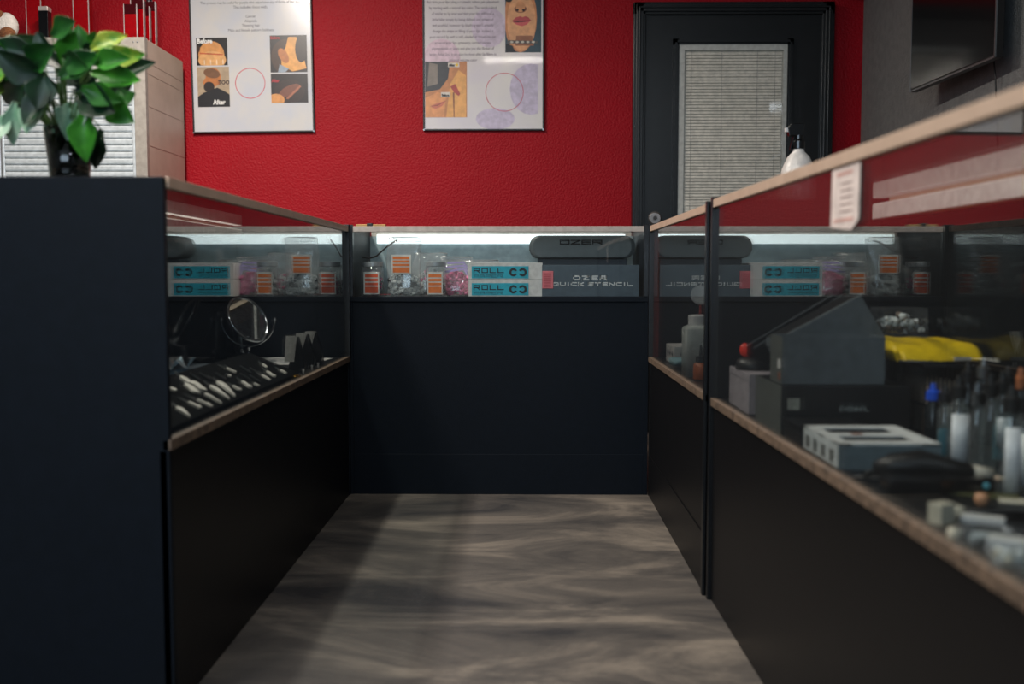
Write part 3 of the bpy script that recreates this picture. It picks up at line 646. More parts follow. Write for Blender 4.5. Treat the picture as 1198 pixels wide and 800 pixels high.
PEND = [((208, 477), (222, 488), .016, 'spear', 'bone pendant shaped like a blunt spear, nearest the navy end panel'), ((221, 471), (235, 478), .012, 'hook', 'bone pendant with a small barb, second from the navy end panel'),
 ((231, 468), (248, 476), .010, 'hook', 'slim bone hook pendant with one barb, third from the navy end panel'), ((240, 461), (259, 472), .011, 'spear', 'long thin bone pendant beside the two broad spear pendants'),
 ((247, 452), (268, 467), .020, 'spear', 'broad tapering bone spear pendant, left of its slightly larger neighbour'), ((256, 447), (275, 464), .024, 'spear', 'largest white spear pendant in the velvet tray'),
 ((199, 454), (205, 458), .016, 'oval', 'small round bone pendant cut off by the end panel edge'), ((212, 441), (224, 450), .017, 'slab', 'white slab pendant, rearmost of the three slabs at the near end'),
 ((218, 450), (230, 460), .019, 'slab', 'white slab pendant, front left of the three slabs at the near end'), ((226, 447), (238, 457), .020, 'slab', 'white slab pendant, front right of the three slabs at the near end'),
 ((265, 431), (276, 436), .007, 'slab', 'thin straight bone pendant high on the ramp above the spears'), ((267, 439), (270, 441), .009, 'oval', 'tiny bone bead pendant below the thin straight one'),
 ((273, 452), (281, 457), .012, 'hook', 'small hooked bone pendant right of the largest spear'), ((284, 447), (293, 454), .013, 'hook', 'bone hook pendant in the middle of the tray'),
 ((297, 449), (303, 452), .007, 'slab', 'short thin bone pendant at the front of the tray middle'), ((306, 439), (316, 445), .007, 'slab', 'thin bone pendant lying below the barbed one near the cards'),
 ((313, 435), (321, 441), .012, 'hook', 'barbed bone pendant near the grey display cards'), ((307, 426), (312, 430), .005, 'slab', 'needle-thin bone pendant toward the back of the tray'),
 ((328, 433), (335, 437), .007, 'slab', 'thin bone pendant closest to the grey display cards')]
for a, b, w_, sh_, lb in PEND: pend(lb, a, b, w_, sh_)
tubem = mat('dark_tube', (38, 44, 46), .3)
for px, py in ((222, 437), (233, 436), (243, 440), (252, 436), (262, 441 - 14), (281, 428), (292, 430), (281, 437), (292, 439), (302, 434)):
    t, L = on_ramp('needle_tube', 'slim dark needle tube lying across the black velvet tray', 'needle tube', ramp_pt(px, py, .0042), ramp_pt(px + 13, py + 8, .0042), 'slim dark tubes on the velvet tray')
    MB().tube([(-L / 2, 0, 0), (L * .3, 0, 0), (L / 2, 0, 0)], [.0022, .0028, .0016], 6).build('tube', tubem, t)
# plastic sleeves behind the tray
t = thing('plastic_sleeves', 'crinkled bluish clear plastic sleeves behind the velvet tray', 'plastic sleeve', (-.94, 2.45, ZL + .03))
m = MB(); n = 16
vs = [(-.05 + .09 * j / 7, -.35 + .6 * i / n, .035 + .016 * math.sin(i * 1.9 + j * 2.3) + .01 * random.random()) for i in range(n + 1) for j in range(8)]
m.raw(vs, [(i * 8 + j, i * 8 + j + 1, (i + 1) * 8 + j + 1, (i + 1) * 8 + j) for i in range(n) for j in range(7)])
m.build('film', glass_mat('blue_film', (.6, .75, .85), .2, .08, .12), t, solid=.001)
cbox('backing_card', (-.09, -.42, -.029), (.09, .40, .018), mat('dark_blue_card', (30, 44, 54), .4), t, .002)
# magnifying mirror
t = thing('vanity_mirror', 'round tilted chrome vanity mirror on a stand in the left case', 'mirror', (-.955, 3.42, ZL), 0)
m = MB(); m.lathe([(.042, 0), (.042, .004), (.03, .010), (.008, .014), (.006, .05), (.009, .055), (.006, .058)], n=28); m.build('base', CHROME, t, True)
yoke = [(-.093 * math.cos(a), 0, .150 + .093 * math.sin(a)) for a in [PI + i * PI / 20 for i in range(21)]]
m = MB(); m.tube(yoke, .0035, 8); m.ball((.093, 0, .15), .006).ball((-.093, 0, .15), .006); m.build('yoke', CHROME, t, True)
til = Vector((.85, -.48, .53)).to_track_quat('Z', 'Y').to_euler()
m = MB().xf((0, 0, .15), til); m.tube([(.084 * math.cos(a), .084 * math.sin(a), 0) for a in [2 * PI * i / 40 for i in range(40)]], .006, 8, True); rim = m.build('rim', CHROME, t, True)
m = MB().xf((0, 0, .15), til); m.lathe([(.082, -.0015), (.082, .0015)], n=40); m.build('looking_glass', mat('mirror_silver', (225, 235, 238), .02, metal=1), t)
# chrome soap-like holder beside the mirror
t = thing('chrome_stand', 'upright chrome and glass stand left of the round mirror', 'stand', (-1.032, 3.565, ZL))
m = MB(); m.lathe([(.022, 0), (.022, .012), (.014, .02), (.012, .03), (.018, .036), (.018, .13), (.021, .135), (.021, .15), (.012, .156)], n=20); m.build('column', mat('dark_chrome', (90, 104, 112), .15, metal=.9), t, True)
m = MB(); m.ball((0, 0, .163), .012); m.ball((.014, -.012, .028), .013); m.build('knob', CHROME, t, True)
# display cards
for i, (x, y, w_, lb) in enumerate([(-.715, 3.06, .040, 'leaning grey card on a black folded stand, nearest of the three'), (-.715, 3.20, .036, 'grey card on a black folded stand, middle of the three'), (-.71, 3.31, .036, 'grey card on a black folded stand, farthest of the three')]):
    t = thing('card_stand', lb, 'display card', (x, y, ZL), group='folded card stands'); hgt = .115
    m = MB(); m.prism([(-.018, .0), (.03, 0), (.034, .03), (.012, hgt - .004), (-.002, hgt - .004)], 'y', .0, .03); m.build('stand', BLACK, t, bevel=.001)
    m = MB(); m.prism([(-.028, .035 if i == 0 else .085), (.002 if i == 0 else -.012, .035), (.012, hgt), (-.022, hgt)], 'y', -.003, 0); m.build('grey_card', mat('textured_grey_card', (190, 190, 186), .6, bump=(200, .4)), t)
for (px, py, lb) in [(355, 437, 'tiny white price peg nearest the gold ring by the glass'), (365, 433, 'tiny white price peg, middle of three along the glass'), (372, 429, 'tiny white price peg, farthest along the glass')]:
    p = onplane(px, py, (-.675, 0, 0), (1, 0, 0)); m = MB(); m.prism([(-.003, 0), (.003, 0), (.0035, .018), (-.0035, .018)], 'y', 0, .0015); m.use; tag(m.build('price_peg', PAPER, loc=(-.675, p.y, ZL)), lb, 'price tag')
t = thing('gold_ring', 'small gold ring lying by the glass in the left case', 'ring', (-.682, 2.92, ZL + .0))
m = MB(); m.tube([(.017 * math.cos(a), .017 * math.sin(a), .004) for a in [2 * PI * i / 24 for i in range(24)]], .004, 8, True); m.build('band', mat('gold', (220, 170, 70), .2, metal=1), t, True)
m = MB(); m.ball((.0, -.03, .004), .0045); m.build('bead', MATS['gold'], t, True)
t = thing('printed_sheet', 'printed white sheet lying flat at the far end of the left case', 'paper', (-.84, 3.46, ZL)); t.rotation_euler = (0, 0, -.1)
m = MB().box((-.15, -.12, 0), (.13, .15, .0012)); m.build('page', PAPER, t)
m = MB()
for i in range(12): m.box((-.13, -.10 + i * .02, .0012), (.11 - .03 * (i % 3), -.091 + i * .02, .0016))
m.build('printed_lines', mat('grey_print', (110, 116, 120), .6), t)

# ------------------------------------------------------------------ plant on the left case
def leaf_pts(L, w_, droop, curl):
    rows = []; n = 8
    for i in range(n + 1):
        f = i / n; hw = w_ / 2 * (math.sin(min(f * 1.25 + .12, 1) * PI * .5) if f < .35 else math.cos((f - .35) / .65 * PI / 2) ** .85) * (1 if f > 0 else .55)
        y = L * f; z = -droop * f * f
        rows.append([(-hw, y - (.10 * L if i == 0 else 0), z + curl * hw), (-hw * .5, y - (.04 * L if i == 0 else 0), z + curl * hw * .3), (0, y, z - .003), (hw * .5, y - (.04 * L if i == 0 else 0), z + curl * hw * .3), (hw, y - (.10 * L if i == 0 else 0), z + curl * hw)])
    return rows
def make_plant():
    t = thing('potted_pothos', 'leafy green pothos cuttings in a dark glass vase on the left case', 'plant', (-.895, 1.965, 1.0))
    m = MB(); m.lathe([(.033, 0), (.036, .004), (.046, .11), (.044, .11), (.034, .008), (0, .008)], n=28, caps=False); m.build('vase', GREENG, t, True)
    m = MB(); m.lathe([(.0325, .0085), (.0415, .088)], n=24); m.build('water', mat('dark_water', (14, 26, 22), .1), t, True)
    def lm(name, c, c2, sc=28): return mat(name, c, .38, noise=(sc, c2), spec=.5)
    mats = [lm('leaf_green', (46, 110, 42), (24, 66, 32)), lm('leaf_dark', (20, 60, 34), (12, 38, 24)), lm('leaf_variegated', (66, 136, 44), (180, 190, 70), 45), lm('leaf_pale', (170, 200, 176), (110, 156, 126)), lm('leaf_bright', (72, 156, 46), (44, 116, 34))]
    # (photo x, photo y of the leaf base, heading angle in the picture plane deg [0 right, 90 up], length, width, y offset, material, facing tilt)
    S = 600.0
    L = [(126, 86, 6, .066, .044, -.09, 4, .1), (118, 66, 28, .06, .04, -.06, 2, .1), (112, 112, -20, .06, .05, -.08, 4, .1), (40, 128, -100, .07, .04, -.07, 3, .1), (68, 46, 20, .058, .050, -.02, 0, .2), (72, 34, -55, .055, .046, .0, 0, .2), (110, 78, 5, .105, .05, -.05, 2, -.1), (118, 92, -12, .10, .048, -.06, 4, .1), (112, 62, 60, .035, .03, -.03, 4, .2),
         (60, 120, -95, .07, .05, -.06, 3, .3), (34, 135, -115, .08, .04, -.06, 3, .2), (95, 140, -70, .07, .055, -.02, 0, .1), (108, 135, -95, .085, .06, -.05, 4, .1), (120, 120, -35, .07, .06, -.03, 4, .2),
         (60, 70, 170, .10, .055, -.03, 1, .0), (50, 80, 190, .09, .06, -.04, 0, .2), (30, 85, 230, .08, .05, -.05, 2, .1), (45, 100, 210, .08, .06, -.05, 1, .1), (70, 95, 160, .08, .07, -.07, 1, .2),
         (85, 85, 120, .07, .06, -.06, 1, .0), (90, 100, 20, .08, .06, -.08, 0, .1), (100, 110, -30, .08, .07, -.06, 1, .1), (80, 115, -120, .07, .06, -.08, 1, .1), (70, 130, -60, .07, .06, -.02, 1, .2),
         (55, 60, 150, .07, .05, .03, 0, .1), (95, 70, 40, .06, .05, .02, 1, .2), (25, 70, 150, .06, .045, -.02, 4, .1), (15, 95, 250, .06, .045, -.03, 2, .2), (130, 105, -60, .06, .05, .01, 0, .2),
         (105, 150, -110, .07, .055, .03, 1, .2), (50, 110, -150, .07, .06, .04, 1, .1), (88, 60, 95, .05, .045, .03, 0, .3), (125, 85, 20, .07, .04, .03, 1, .1), (75, 80, 60, .07, .06, .0, 4, .1),
         (65, 105, 180, .07, .07, .02, 1, .1), (92, 125, -90, .06, .06, -.04, 3, .2), (40, 65, 120, .045, .04, .02, 0, .1), (110, 105, 50, .07, .06, .04, 1, .1), (100, 90, 150, .07, .07, .03, 1, .1),
         (75, 98, -100, .06, .06, -.085, 1, .1), (58, 88, 30, .07, .06, -.07, 0, .1), (92, 78, -20, .07, .05, -.075, 0, .2), (20, 60, 100, .04, .04, .0, 0, .1)]
    m = MB(); st = MB()
    for i, (px, py, ang, ll, ww, oy, mi, ti) in enumerate(L):
        x = (px - 77) * 1.12 / S; z = .823 + (321 - py) / S * 1.0 - 1.0; a = math.radians(ang)
        # leaf local: y along blade, x across, z normal; stand it up facing the viewer then spin it
        Rm = Matrix.Rotation(PI / 2 - a, 4, 'Y') @ Matrix.Rotation(PI / 2 + ti + random.uniform(-.5, .4) * (.25 if i < 14 else 1), 4, 'X') @ Matrix.Rotation(random.uniform(-.6, .6) * (.3 if i < 14 else 1), 4, 'Y')
        m.T = Matrix.Translation((x, oy, z)) @ Rm; m.use(mats[mi]); rows = leaf_pts(ll * 1.12, ww * 1.02, random.uniform(-.035, .03), random.uniform(.2, .9))
        m.raw([p for r in rows for p in r], [(k * 5 + j, k * 5 + j + 1, (k + 1) * 5 + j + 1, (k + 1) * 5 + j) for k in range(8) for j in range(4)])
        if i % 1 == 0: st.tube([(x * .12, oy * .1, .05), (x * .3, oy * .5, .11), (x * .75, oy * .9, (z + .11) / 2 + .02), (x, oy, z)], [.0022, .0022, .0018, .0012], 6)
    m.T = Matrix(); m.build('foliage', None, t, True, solid=.0006, sub=1)
    st.build('stems', mat('stem_green', (70, 104, 50), .5), t, True)
make_plant()

# ------------------------------------------------------------------ spray bottle on the right case
t = thing('spray_bottle', 'white spray bottle with black trigger head on the right glass top', 'spray bottle', (.80, 2.955, 1.0))
m = MB(); m.lathe([(.048, 0), (.052, .006), (.052, .08), (.047, .13), (.032, .165), (.016, .182), (.015, .196), (0, .196)], n=26, caps=False)
m.build('bottle', mat('milky_plastic', (222, 218, 214), .35, bump=(30, .4)), t, True)
m = MB(); m.box((-.028, -.0535, .03), (.022, -.045, .10)); m.build('label', mat('white_label', (230, 232, 238), .5), t, bevel=.004)
m = MB(); m.lathe([(.018, .188), (.018, .212), (.012, .216), (.012, .23)], n=18); m.prism([(-.03, .226), (.012, .226), (.014, .262), (-.022, .262), (-.034, .25)], 'y', -.011, .011); m.prism([(-.016, .226), (-.010, .226), (-.02, .185), (-.027, .187)], 'y', -.005, .005); m.build('trigger_head', BLACKG, t, bevel=.002)
m = MB(); m.box((-.040, -.006, .238), (-.032, .006, .25)); m.build('nozzle', WHITE, t)

# ------------------------------------------------------------------ things in the right rear case
ZF = 0.519
t = thing('jug_bottle', 'white graduated plastic jug bottle with a round screw cap', 'bottle', (.516, 2.98, ZF))
m = MB(); hw = .042
def rr(h, r, z, n=5):
    out = []
    for cxx, cyy, a in ((h - r, h - r, 0), (-h + r, h - r, PI / 2), (-h + r, -h + r, PI), (h - r, -h + r, 1.5 * PI)):
        for i in range(n): out.append((cxx + r * math.cos(a + i * PI / 2 / (n - 1)), cyy + r * math.sin(a + i * PI / 2 / (n - 1)), z))
    return out
m.rings([rr(hw, .012, 0), rr(hw, .012, .14), rr(hw - .003, .012, .147), rr(.03, .014, .152)]); m.build('bottle', mat('milky_plastic2', (206, 212, 208), .35), t, True)
m = MB(); m.lathe([(.028, .150), (.028, .180), (.024, .184), (0, .184)], n=26, caps=False); m.build('cap', WHITE, t, False)
m = MB()
for i in range(9): m.box((-hw - .0005, -.02, .02 + i * .012), (-hw, -.002 if i % 2 else .01, .0212 + i * .012)); m.box((-.03, -hw - .0005, .02 + i * .012), (-.016, -hw, .0212 + i * .012))
m.build('graduations', mat('grey_mark', (120, 130, 128), .6), t)
t = thing('jar_carton', 'white carton with a row of dark round prints, by the jug bottle', 'box', (.515, 3.42, ZF))
cbox('carton', (-.015, -.08, 0), (.10, .10, .062), CARD, t, .002)
for i in range(3): m = MB().xf((-.0155, -.05 + i * .05, .035), (0, -PI / 2, 0)); m.lathe([(.011, 0), (.011, .0008)], n=14); m.build('round_print', DKC, t)
for i in range(2): m = MB().xf((.018 + i * .04, -.0805, .036), (PI / 2, 0, 0)); m.lathe([(.011, 0), (.011, .0008)], n=14); m.build('round_print', DKC, t)
m = MB(); m.tube([(.03, -.04, .062), (.03, -.05, .10), (.04, -.03, .12), (.055, .0, .10), (.055, .01, .062)], .0018, 6); m.build('handle_wire', DKC, t, True)
t = thing('folded_cloth', 'pale blue folded cloth lying in front of the white carton', 'cloth', (.50, 3.25, ZF + .006))
m = MB(); n = 10; vs = [(-.02 + .09 * j / 6, -.06 + .12 * i / n, .012 + .006 * math.sin(i * 1.3 + j)) for i in range(n + 1) for j in range(7)]
m.raw(vs, [(i * 7 + j, i * 7 + j + 1, (i + 1) * 7 + j + 1, (i + 1) * 7 + j) for i in range(n) for j in range(6)]); m.build('cloth', mat('pale_blue_cloth', (150, 190, 200), .8), t, True, solid=.014)
t = thing('ink_bottle', 'small ink bottle of orange pigment with black cap beside the jug', 'bottle', (.508, 2.87, ZF))
m = MB(); m.lathe([(.020, 0), (.022, .003), (.022, .045), (.010, .055)], n=18); m.build('bottle', mat('orange_ink', (180, 90, 40), .4), t, True)
m = MB(); m.lathe([(.016, .052), (.015, .068), (.006, .07), (.003, .10)], n=16); m.build('cap', BLACK, t)
t = thing('round_tag', 'round white hanging disc at the back of the right rear case', 'disc', (.545, 3.10, .6395))
m = MB().xf((0, 0, .12), (PI / 2, 0, 0)); m.lathe([(.030, -.003), (.030, .003)], n=24); m.build('disc', WHITE, t)
m = MB(); m.tube([(0, 0, -.118), (0, 0, .09)], .004, 8); m.build('stick', mat('red_stick', (170, 60, 50), .4), t); m = MB(); m.lathe([(.022, -.1205), (.022, -.112), (.004, -.11)], n=18); m.build('foot', DKC, t)

# ------------------------------------------------------------------ things in the right front case
ZN = 0.514
def bx(name, label, cat, x0, x1, y0, y1, z0, z1, m_, bev=.0015):
    x0 += .018; x1 += .018; t = thing(name, label, cat, ((x0 + x1) / 2, (y0 + y1) / 2, z0)); W = (x1 - x0) / 2; D = (y1 - y0) / 2
    cbox('carton', (-W, -D, 0), (W, D, z1 - z0), m_, t, bev); return t, W, D, z1 - z0
t, W, D, h = bx('pale_box', 'pale mauve box against the glass beside the corner post', 'box', .476, .56, 2.19, 2.40, ZN, .603, mat('pale_mauve_card', (170, 162, 168), .6))
cbox('lid_line', (-W - .0005, -D, h * .82), (-W, D, h * .83), DKC, t)
t = thing('machine_puck', 'rounded black device on the pale mauve box, with a red light', 'device', (.530, 2.31, .604))
m = MB(); m.lathe([(.040, 0), (.042, .006), (.036, .022), (.018, .03), (0, .031)], n=24, caps=False); m.build('body', BLACK, t, True)
m = MB(); m.ball((-.02, .0, .045), .012, sq=(1, 1, 1.3)); m.build('red_light', mat('red_lamp', (220, 50, 30), .3, emit=.25), t, True)
t, W, D, h = bx('grip_box', 'black box with reflections coloured grey on its end, against the glass beneath the slate organiser', 'box', .474, .722, 1.905, 2.115, ZN, .610, BLACK)
cbox('grey_end', (-W - .0008, -D, 0), (-W, D, h), OLIVEG, t)  # end of the black box coloured olive grey for the reflections on it
m = MB(); lettering(m, 'EVENNAL', -.012, .048, .0060, .0075, .0022, .0018, -D - .0002); m.build('print', mat('grey_print2', (150, 158, 158), .5), t)
m = MB(); lettering(m, 'EVENNAL', -.010, .060, .0056, .0022, .0022, .0009, -D - .0002); m.build('small_print', mat('dim_print', (70, 78, 80), .5), t)
m = MB(); m.box((-W + .012, -D - .0008, .05), (-W + .035, -D, .072)); m.build('sticker', mat('pale_sticker', (170, 172, 160), .5), t)
t, W, D, h = bx('lower_box', 'flat black box in front of the printed black one', 'box', .478, .60, 1.78, 1.895, ZN, .550, BLACK)
cbox('lid', (-W - .001, -D - .001, h - .012), (W + .001, D, h + .001), BLACKP, t, .001)
# slate organiser
t = thing('slate_organiser', 'slate grey angled organiser box with its lid raised', 'organiser', (.592, 1.955, .612))
m = MB(); m.box((-.098, -.045, 0), (.098, -.042, .092)).box((-.098, .042, 0), (.098, .045, .092)).box((-.098, -.042, 0), (-.095, .042, .092)).box((.095, -.042, 0), (.098, .042, .092)).box((-.095, -.042, 0), (.095, .042, .003))
m.build('base', SLATE, t, bevel=.0008)
cbox('grey_end', (-.0988, -.045, 0), (-.098, .045, .092), OLIVEG, t); m = MB(); m.box((-.0994, -.035, .03), (-.0988, -.015, .048)); m.build('sticker', PAPER, t); m = MB(); m.box((-.0994, -.035, .008), (-.0988, -.02, .022)); m.build('orange_sticker', mat('rust_sticker', (150, 84, 56), .5), t)
t = thing('tilted_box', 'slate box tilted up behind the organiser front', 'box', (.616, 2.062, .613))
m = MB(); pts = [(-.105, .078), (.058, .168), (.112, .078), (.112, .0), (.02, 0), (-.07, 0), (-.105, .06)]; m.prism(pts, 'y', -.055, .05); m.build('body', SLATE, t, bevel=.001)
m = MB(); m.prism([(-.105, .0785), (.058, .1685), (.060, .1715), (-.105, .0815)], 'y', -.055, -.050); m.build('rim', mat('light_slate', (132, 138, 142), .5), t)
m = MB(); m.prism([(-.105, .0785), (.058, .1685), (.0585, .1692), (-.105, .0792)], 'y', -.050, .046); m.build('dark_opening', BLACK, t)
cbox('orange_dot', (-.085, -.056, .070), (-.06, -.055, .078), MATS['rust_sticker'], t)
bx('plain_carton', 'plain black carton hidden behind the slate boxes, under the smoked tray', 'box', .572, .70, 2.135, 2.235, ZN, .612, BLACK)
t = thing('tilted_tray', 'smoked clear tray leaning behind the tilted slate box', 'tray', (.598, 2.20, .613))
m = MB(); m.prism([(-.10, .05), (.09, .165), (.12, .14), (.12, 0), (-.03, 0), (-.10, .03)], 'y', -.035, -.031).prism([(-.10, .05), (.09, .165), (.12, .14), (.12, 0), (-.03, 0), (-.10, .03)], 'y', .031, .035); m.build('walls', SMOKE, t)
m = MB(); m.tube([(-.10, -.033, .05), (.09, -.033, .165), (.12, -.033, .14)], .0025, 6).tube([(-.10, .033, .05), (.09, .033, .165), (.12, .033, .14)], .0025, 6); m.build('rim', DKC, t)
t, W, D, h = bx('stickered_carton', 'dark slate carton with a white sticker behind the yellow bag', 'box', .755, .86, 2.13, 2.26, ZN, .690, mat('slate_carton2', (54, 62, 70), .5))
cbox('sticker', (-W + .005, -D - .001, h - .050), (-W + .028, -D, h - .022), PAPER, t)
t = thing('clear_tub', 'clear plastic tub of grey supplies on the slate carton', 'tub', (.825, 2.195, .691))
m = MB(); m.box((-.055, -.04, 0), (.045, .04, .060)); m.build('tub', CLEAR, t, bevel=.004)
m = MB(); cups(m, 70, .085, .06, .045, -.005, mts=(GREYC, WHC, mat('brown_cup', (120, 100, 84), .5))); m.build('supplies', None, t)['kind'] = 'stuff'
# white slotted tray
t = thing('slotted_box', 'white low box with two dark slots on top, against the glass', 'box', (.577, 1.665, ZN))
W, D, h = .081, .097, .039
m = MB(); m.box((-W, -D, 0), (-W + .003, D, h)).box((W - .003, -D, 0), (W, D, h)).box((-W + .003, -D, 0), (W - .003, -D + .003, h)).box((-W + .003, D - .003, 0), (W - .003, D, h)).box((-W, -D, 0), (W, D, .003)); m.build('walls', mat('white_enamel', (222, 228, 230), .4), t)
m = MB()
for a, b in ((-D, -D + .030), (-.020, .012), (D - .03, D)): m.box((-W, a, h), (W, b, h + .003))
for a, b in ((-W, -W + .022), (W - .03, W)): m.box((a, -D, h), (b, D, h + .0028))
m.build('slotted_top', mat('white_enamel2', (238, 240, 240), .4), t)
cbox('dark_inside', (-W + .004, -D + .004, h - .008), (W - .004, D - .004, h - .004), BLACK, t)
cbox('front_face', (-W, -D - .001, 0), (W, -D, h), mat('blue_grey_face', (110, 126, 134), .4), t)
m = MB()
for i in range(4): m.box((-W - .0008, -D + .02 + i * .045, .008), (-W, -D + .045 + i * .045, .028))
m.build('side_print', mat('print_grey3', (110, 112, 110), .5), t)
cbox('orange_mark', (-.03, -.012, h + .003), (-.012, .004, h + .0036), MATS['rust_sticker'], t)
# black machine lying in front
t = thing('tattoo_machine', 'black rotary tattoo machine lying in front of the slotted box', 'tattoo machine', (.59, 1.44, ZN + .002))
m = MB(); m.tube([(-.075, .02, .02), (-.05, .015, .026), (-.01, .01, .030), (.03, .0, .024), (.07, -.01, .02)], [.010, .019, .021, .017, .008], 14); m.build('body', BLACK, t, True)
m = MB(); m.tube([(.048, -.004, .022), (.085, -.012, .018)], [.012, .010], 12); m.build('grip', mat('ivory_grip', (206, 198, 184), .4), t, True)
m = MB(); m.tube([(-.075, .02, .02), (-.085, .03, .01), (-.07, .06, .004), (-.03, .05, .004), (.02, .04, .004)], .003, 6); m.build('lead', BLACK, t, True)
m = MB(); m.box((-.08, -.055, 0), (.07, -.02, .022)); m.build('power_pack', BLACKG, t, bevel=.004); m = MB(); m.ball((.055, -.057, .012), .005); m.build('indicator', mat('cyan_dot', (80, 160, 180), .3), t, True)
# wire basket with yellow bag
t = thing('wire_basket', 'black wire basket of pale brown packets in the right front case', 'basket', (.812, 1.992, ZN))
m = MB(); w2, d2, hb = .052, .100, .135
for z in (.004, .06, hb):
    k = .88 + .12 * z / hb
    m.tube([(-w2 * k, -d2 * k, z), (w2 * k, -d2 * k, z), (w2 * k, d2 * k, z), (-w2 * k, d2 * k, z)], .0025 if z < hb else .004, 6, True)
for i in range(13):
    x = -w2 + 2 * w2 * i / 12
    m.tube([(x * .88, -d2 * .88, .004), (x, -d2, hb)], .0017, 5).tube([(x * .88, d2 * .88, .004), (x, d2, hb)], .0017, 5)
for i in range(17):
    y = -d2 + 2 * d2 * i / 16
    m.tube([(-w2 * .88, y * .88, .004), (-w2, y, hb)], .0017, 5).tube([(w2 * .88, y * .88, .004), (w2, y, hb)], .0017, 5)
m.build('wires', BLACK, t)
m = MB()
for i in range(6): m.box((-.04, -.08 + i * .028, .006), (.04, -.06 + i * .028, .095 + .006 * (i % 2)))
pk = m.build('packet_stack', mat('pale_brown_card', (210, 186, 166), .6), t, bevel=.001); pk['kind'] = 'stuff'
t = thing('yellow_bag', 'bright yellow folded bag lying over the wire basket', 'bag', (.799, 2.008, ZN + .139))
m = MB(); nx, ny = 16, 10
def yz(i, j):
    f = i / nx; g = j / ny
    x = -.088 + .168 * f; y = -.10 + .20 * g
    z = .008 + .026 * math.sin(min(g * 3.2, 1) * PI / 2) + .004 * math.sin(f * 9 + g * 5) + .005 * abs(math.sin(f * 5.5 - g * 2.4))
    if g == 0: z = .004
    return (x + (.012 * (1 - g) if f == 0 else 0), y, z)
vs = [yz(i, j) for i in range(nx + 1) for j in range(ny + 1)] ; n0 = len(vs); vs += [(v[0], v[1], 0.002) for v in vs]
fs = [(i * (ny + 1) + j, (i + 1) * (ny + 1) + j, (i + 1) * (ny + 1) + j + 1, i * (ny + 1) + j + 1) for i in range(nx) for j in range(ny)]
fs += [tuple(n0 + q for q in f[::-1]) for f in fs]
for i in range(nx):
    for j in (0, ny):
        a = i * (ny + 1) + j; b = (i + 1) * (ny + 1) + j; fs.append((a, n0 + a, n0 + b, b) if j == 0 else (b, n0 + b, n0 + a, a))
for j in range(ny):
    for i in (0, nx):
        a = i * (ny + 1) + j; b = a + 1; fs.append((b, n0 + b, n0 + a, a) if i == 0 else (a, n0 + a, n0 + b, b))
m.raw(vs, fs); m.build('bag', mat('yellow_plastic', (246, 206, 10), .4, bump=(14, .3)), t, True)
m = MB(); m.tube([(-.085, -.104, .004), (.0, -.106, .002), (.075, -.104, .004)], .004, 6); m.build('drawstring', BLACK, t, True)
m = MB(); m.box((.02, -.106, .006), (.052, -.102, .013)); m.build('pale_tag', MATS['ivory_grip'], t)
# tall bottles
def bottle(label, px, py, h, r, bm, capm, lab=None, liquid=None, neck=.012):
    p = onplane(px, py, (0, 0, ZN), (0, 0, 1)); t = thing('bottle', label, 'bottle', (p.x, p.y, ZN))
    m = MB(); hb = h * .72; m.lathe([(r * .9, 0), (r, .004), (r, hb * .9), (r * .7, hb * .97), (neck * .7, hb * 1.03), (neck * .7, hb * 1.08)], n=20, caps=True); m.build('bottle', bm, t, True)
    m = MB(); m.lathe([(neck, hb * 1.05), (neck, hb * 1.22), (neck * .55, hb * 1.25), (neck * .3, h)], n=16); m.build('cap', capm, t)
    if liquid: m = MB(); m.lathe([(r * .86, .005), (r * .86, hb * .55)], n=16); m.build('liquid', liquid, t)
    if lab:
        a, b = lab; m = MB(); rings = []
        for q in (r + .0006, r + .0012):
            pass
        ang = [math.radians(x) for x in range(215, 331, 9)]
        vs = [((r + .001) * math.cos(x), (r + .001) * math.sin(x), z) for z in (a * h, b * h) for x in ang]; n = len(ang)
        m.raw(vs, [(i, i + 1, n + i + 1, n + i) for i in range(n - 1)]); m.build('label', mat('white_card_label', (244, 246, 250), .5), t, True, solid=.0006)
    return t
DKB = mat('dark_bottle', (24, 28, 32), .2); TEALL = mat('teal_liquid', (20, 110, 130), .3); AMB = mat('amber_liquid', (150, 110, 60), .3)
BG = glass_mat('bottle_glass', (.86, .92, .92), .08, .02, .05)
BOT = [(1119, 549, .150, .0155, BG, BLACK, (.04, .60), None, 'clear bottle with a tall white label, right of the slotted box'),
 (1141, 556, .145, .011, BG, CHROME, None, None, 'slim clear bottle with a bright highlight, right of the tall white label'),
 (1090, 528, .120, .013, DKB, mat('blue_cap', (20, 80, 210), .35), None, None, 'dark bottle with a bright blue cap beside the wire basket'),
 (1104, 536, .125, .012, BG, BLACK, None, TEALL, 'bottle of teal liquid between the blue cap and the white label'),
 (1156, 545, .150, .014, BG, BLACK, None, None, 'clear bottle with a brass ring standing behind the slim one'),
 (1170, 540, .150, .014, BG, BLACK, (.18, .5), TEALL, 'bottle with short tan label and teal liquid'),
 (1180, 578, .155, .0125, BG, BLACK, (.03, .62), None, 'clear bottle with tall white label nearest the right picture edge'),
 (1197, 572, .150, .012, BG, DKB, (.05, .55), None, 'white-labelled bottle cut by the right picture edge'),
 (1130, 524, .155, .014, DKB, BLACK, None, None, 'dark bottle standing behind the slim clear one'),
 (1148, 520, .160, .015, DKB, STEEL, None, None, 'dark bottle with a steel cap behind the brass-ringed bottle'),
 (1176, 534, .155, .014, DKB, BLACK, None, None, 'wide dark bottle at the back near the orange caps'),
 (1191, 531, .150, .012, DKB, mat('orange_cap', (220, 130, 80), .4), None, None, 'dark bottle with an orange cap at the right picture edge')]
for px, py, h, r, bm, cm, lab, lq, lb in BOT: bottle(lb, px, py, h, r, bm, cm, lab, lq)
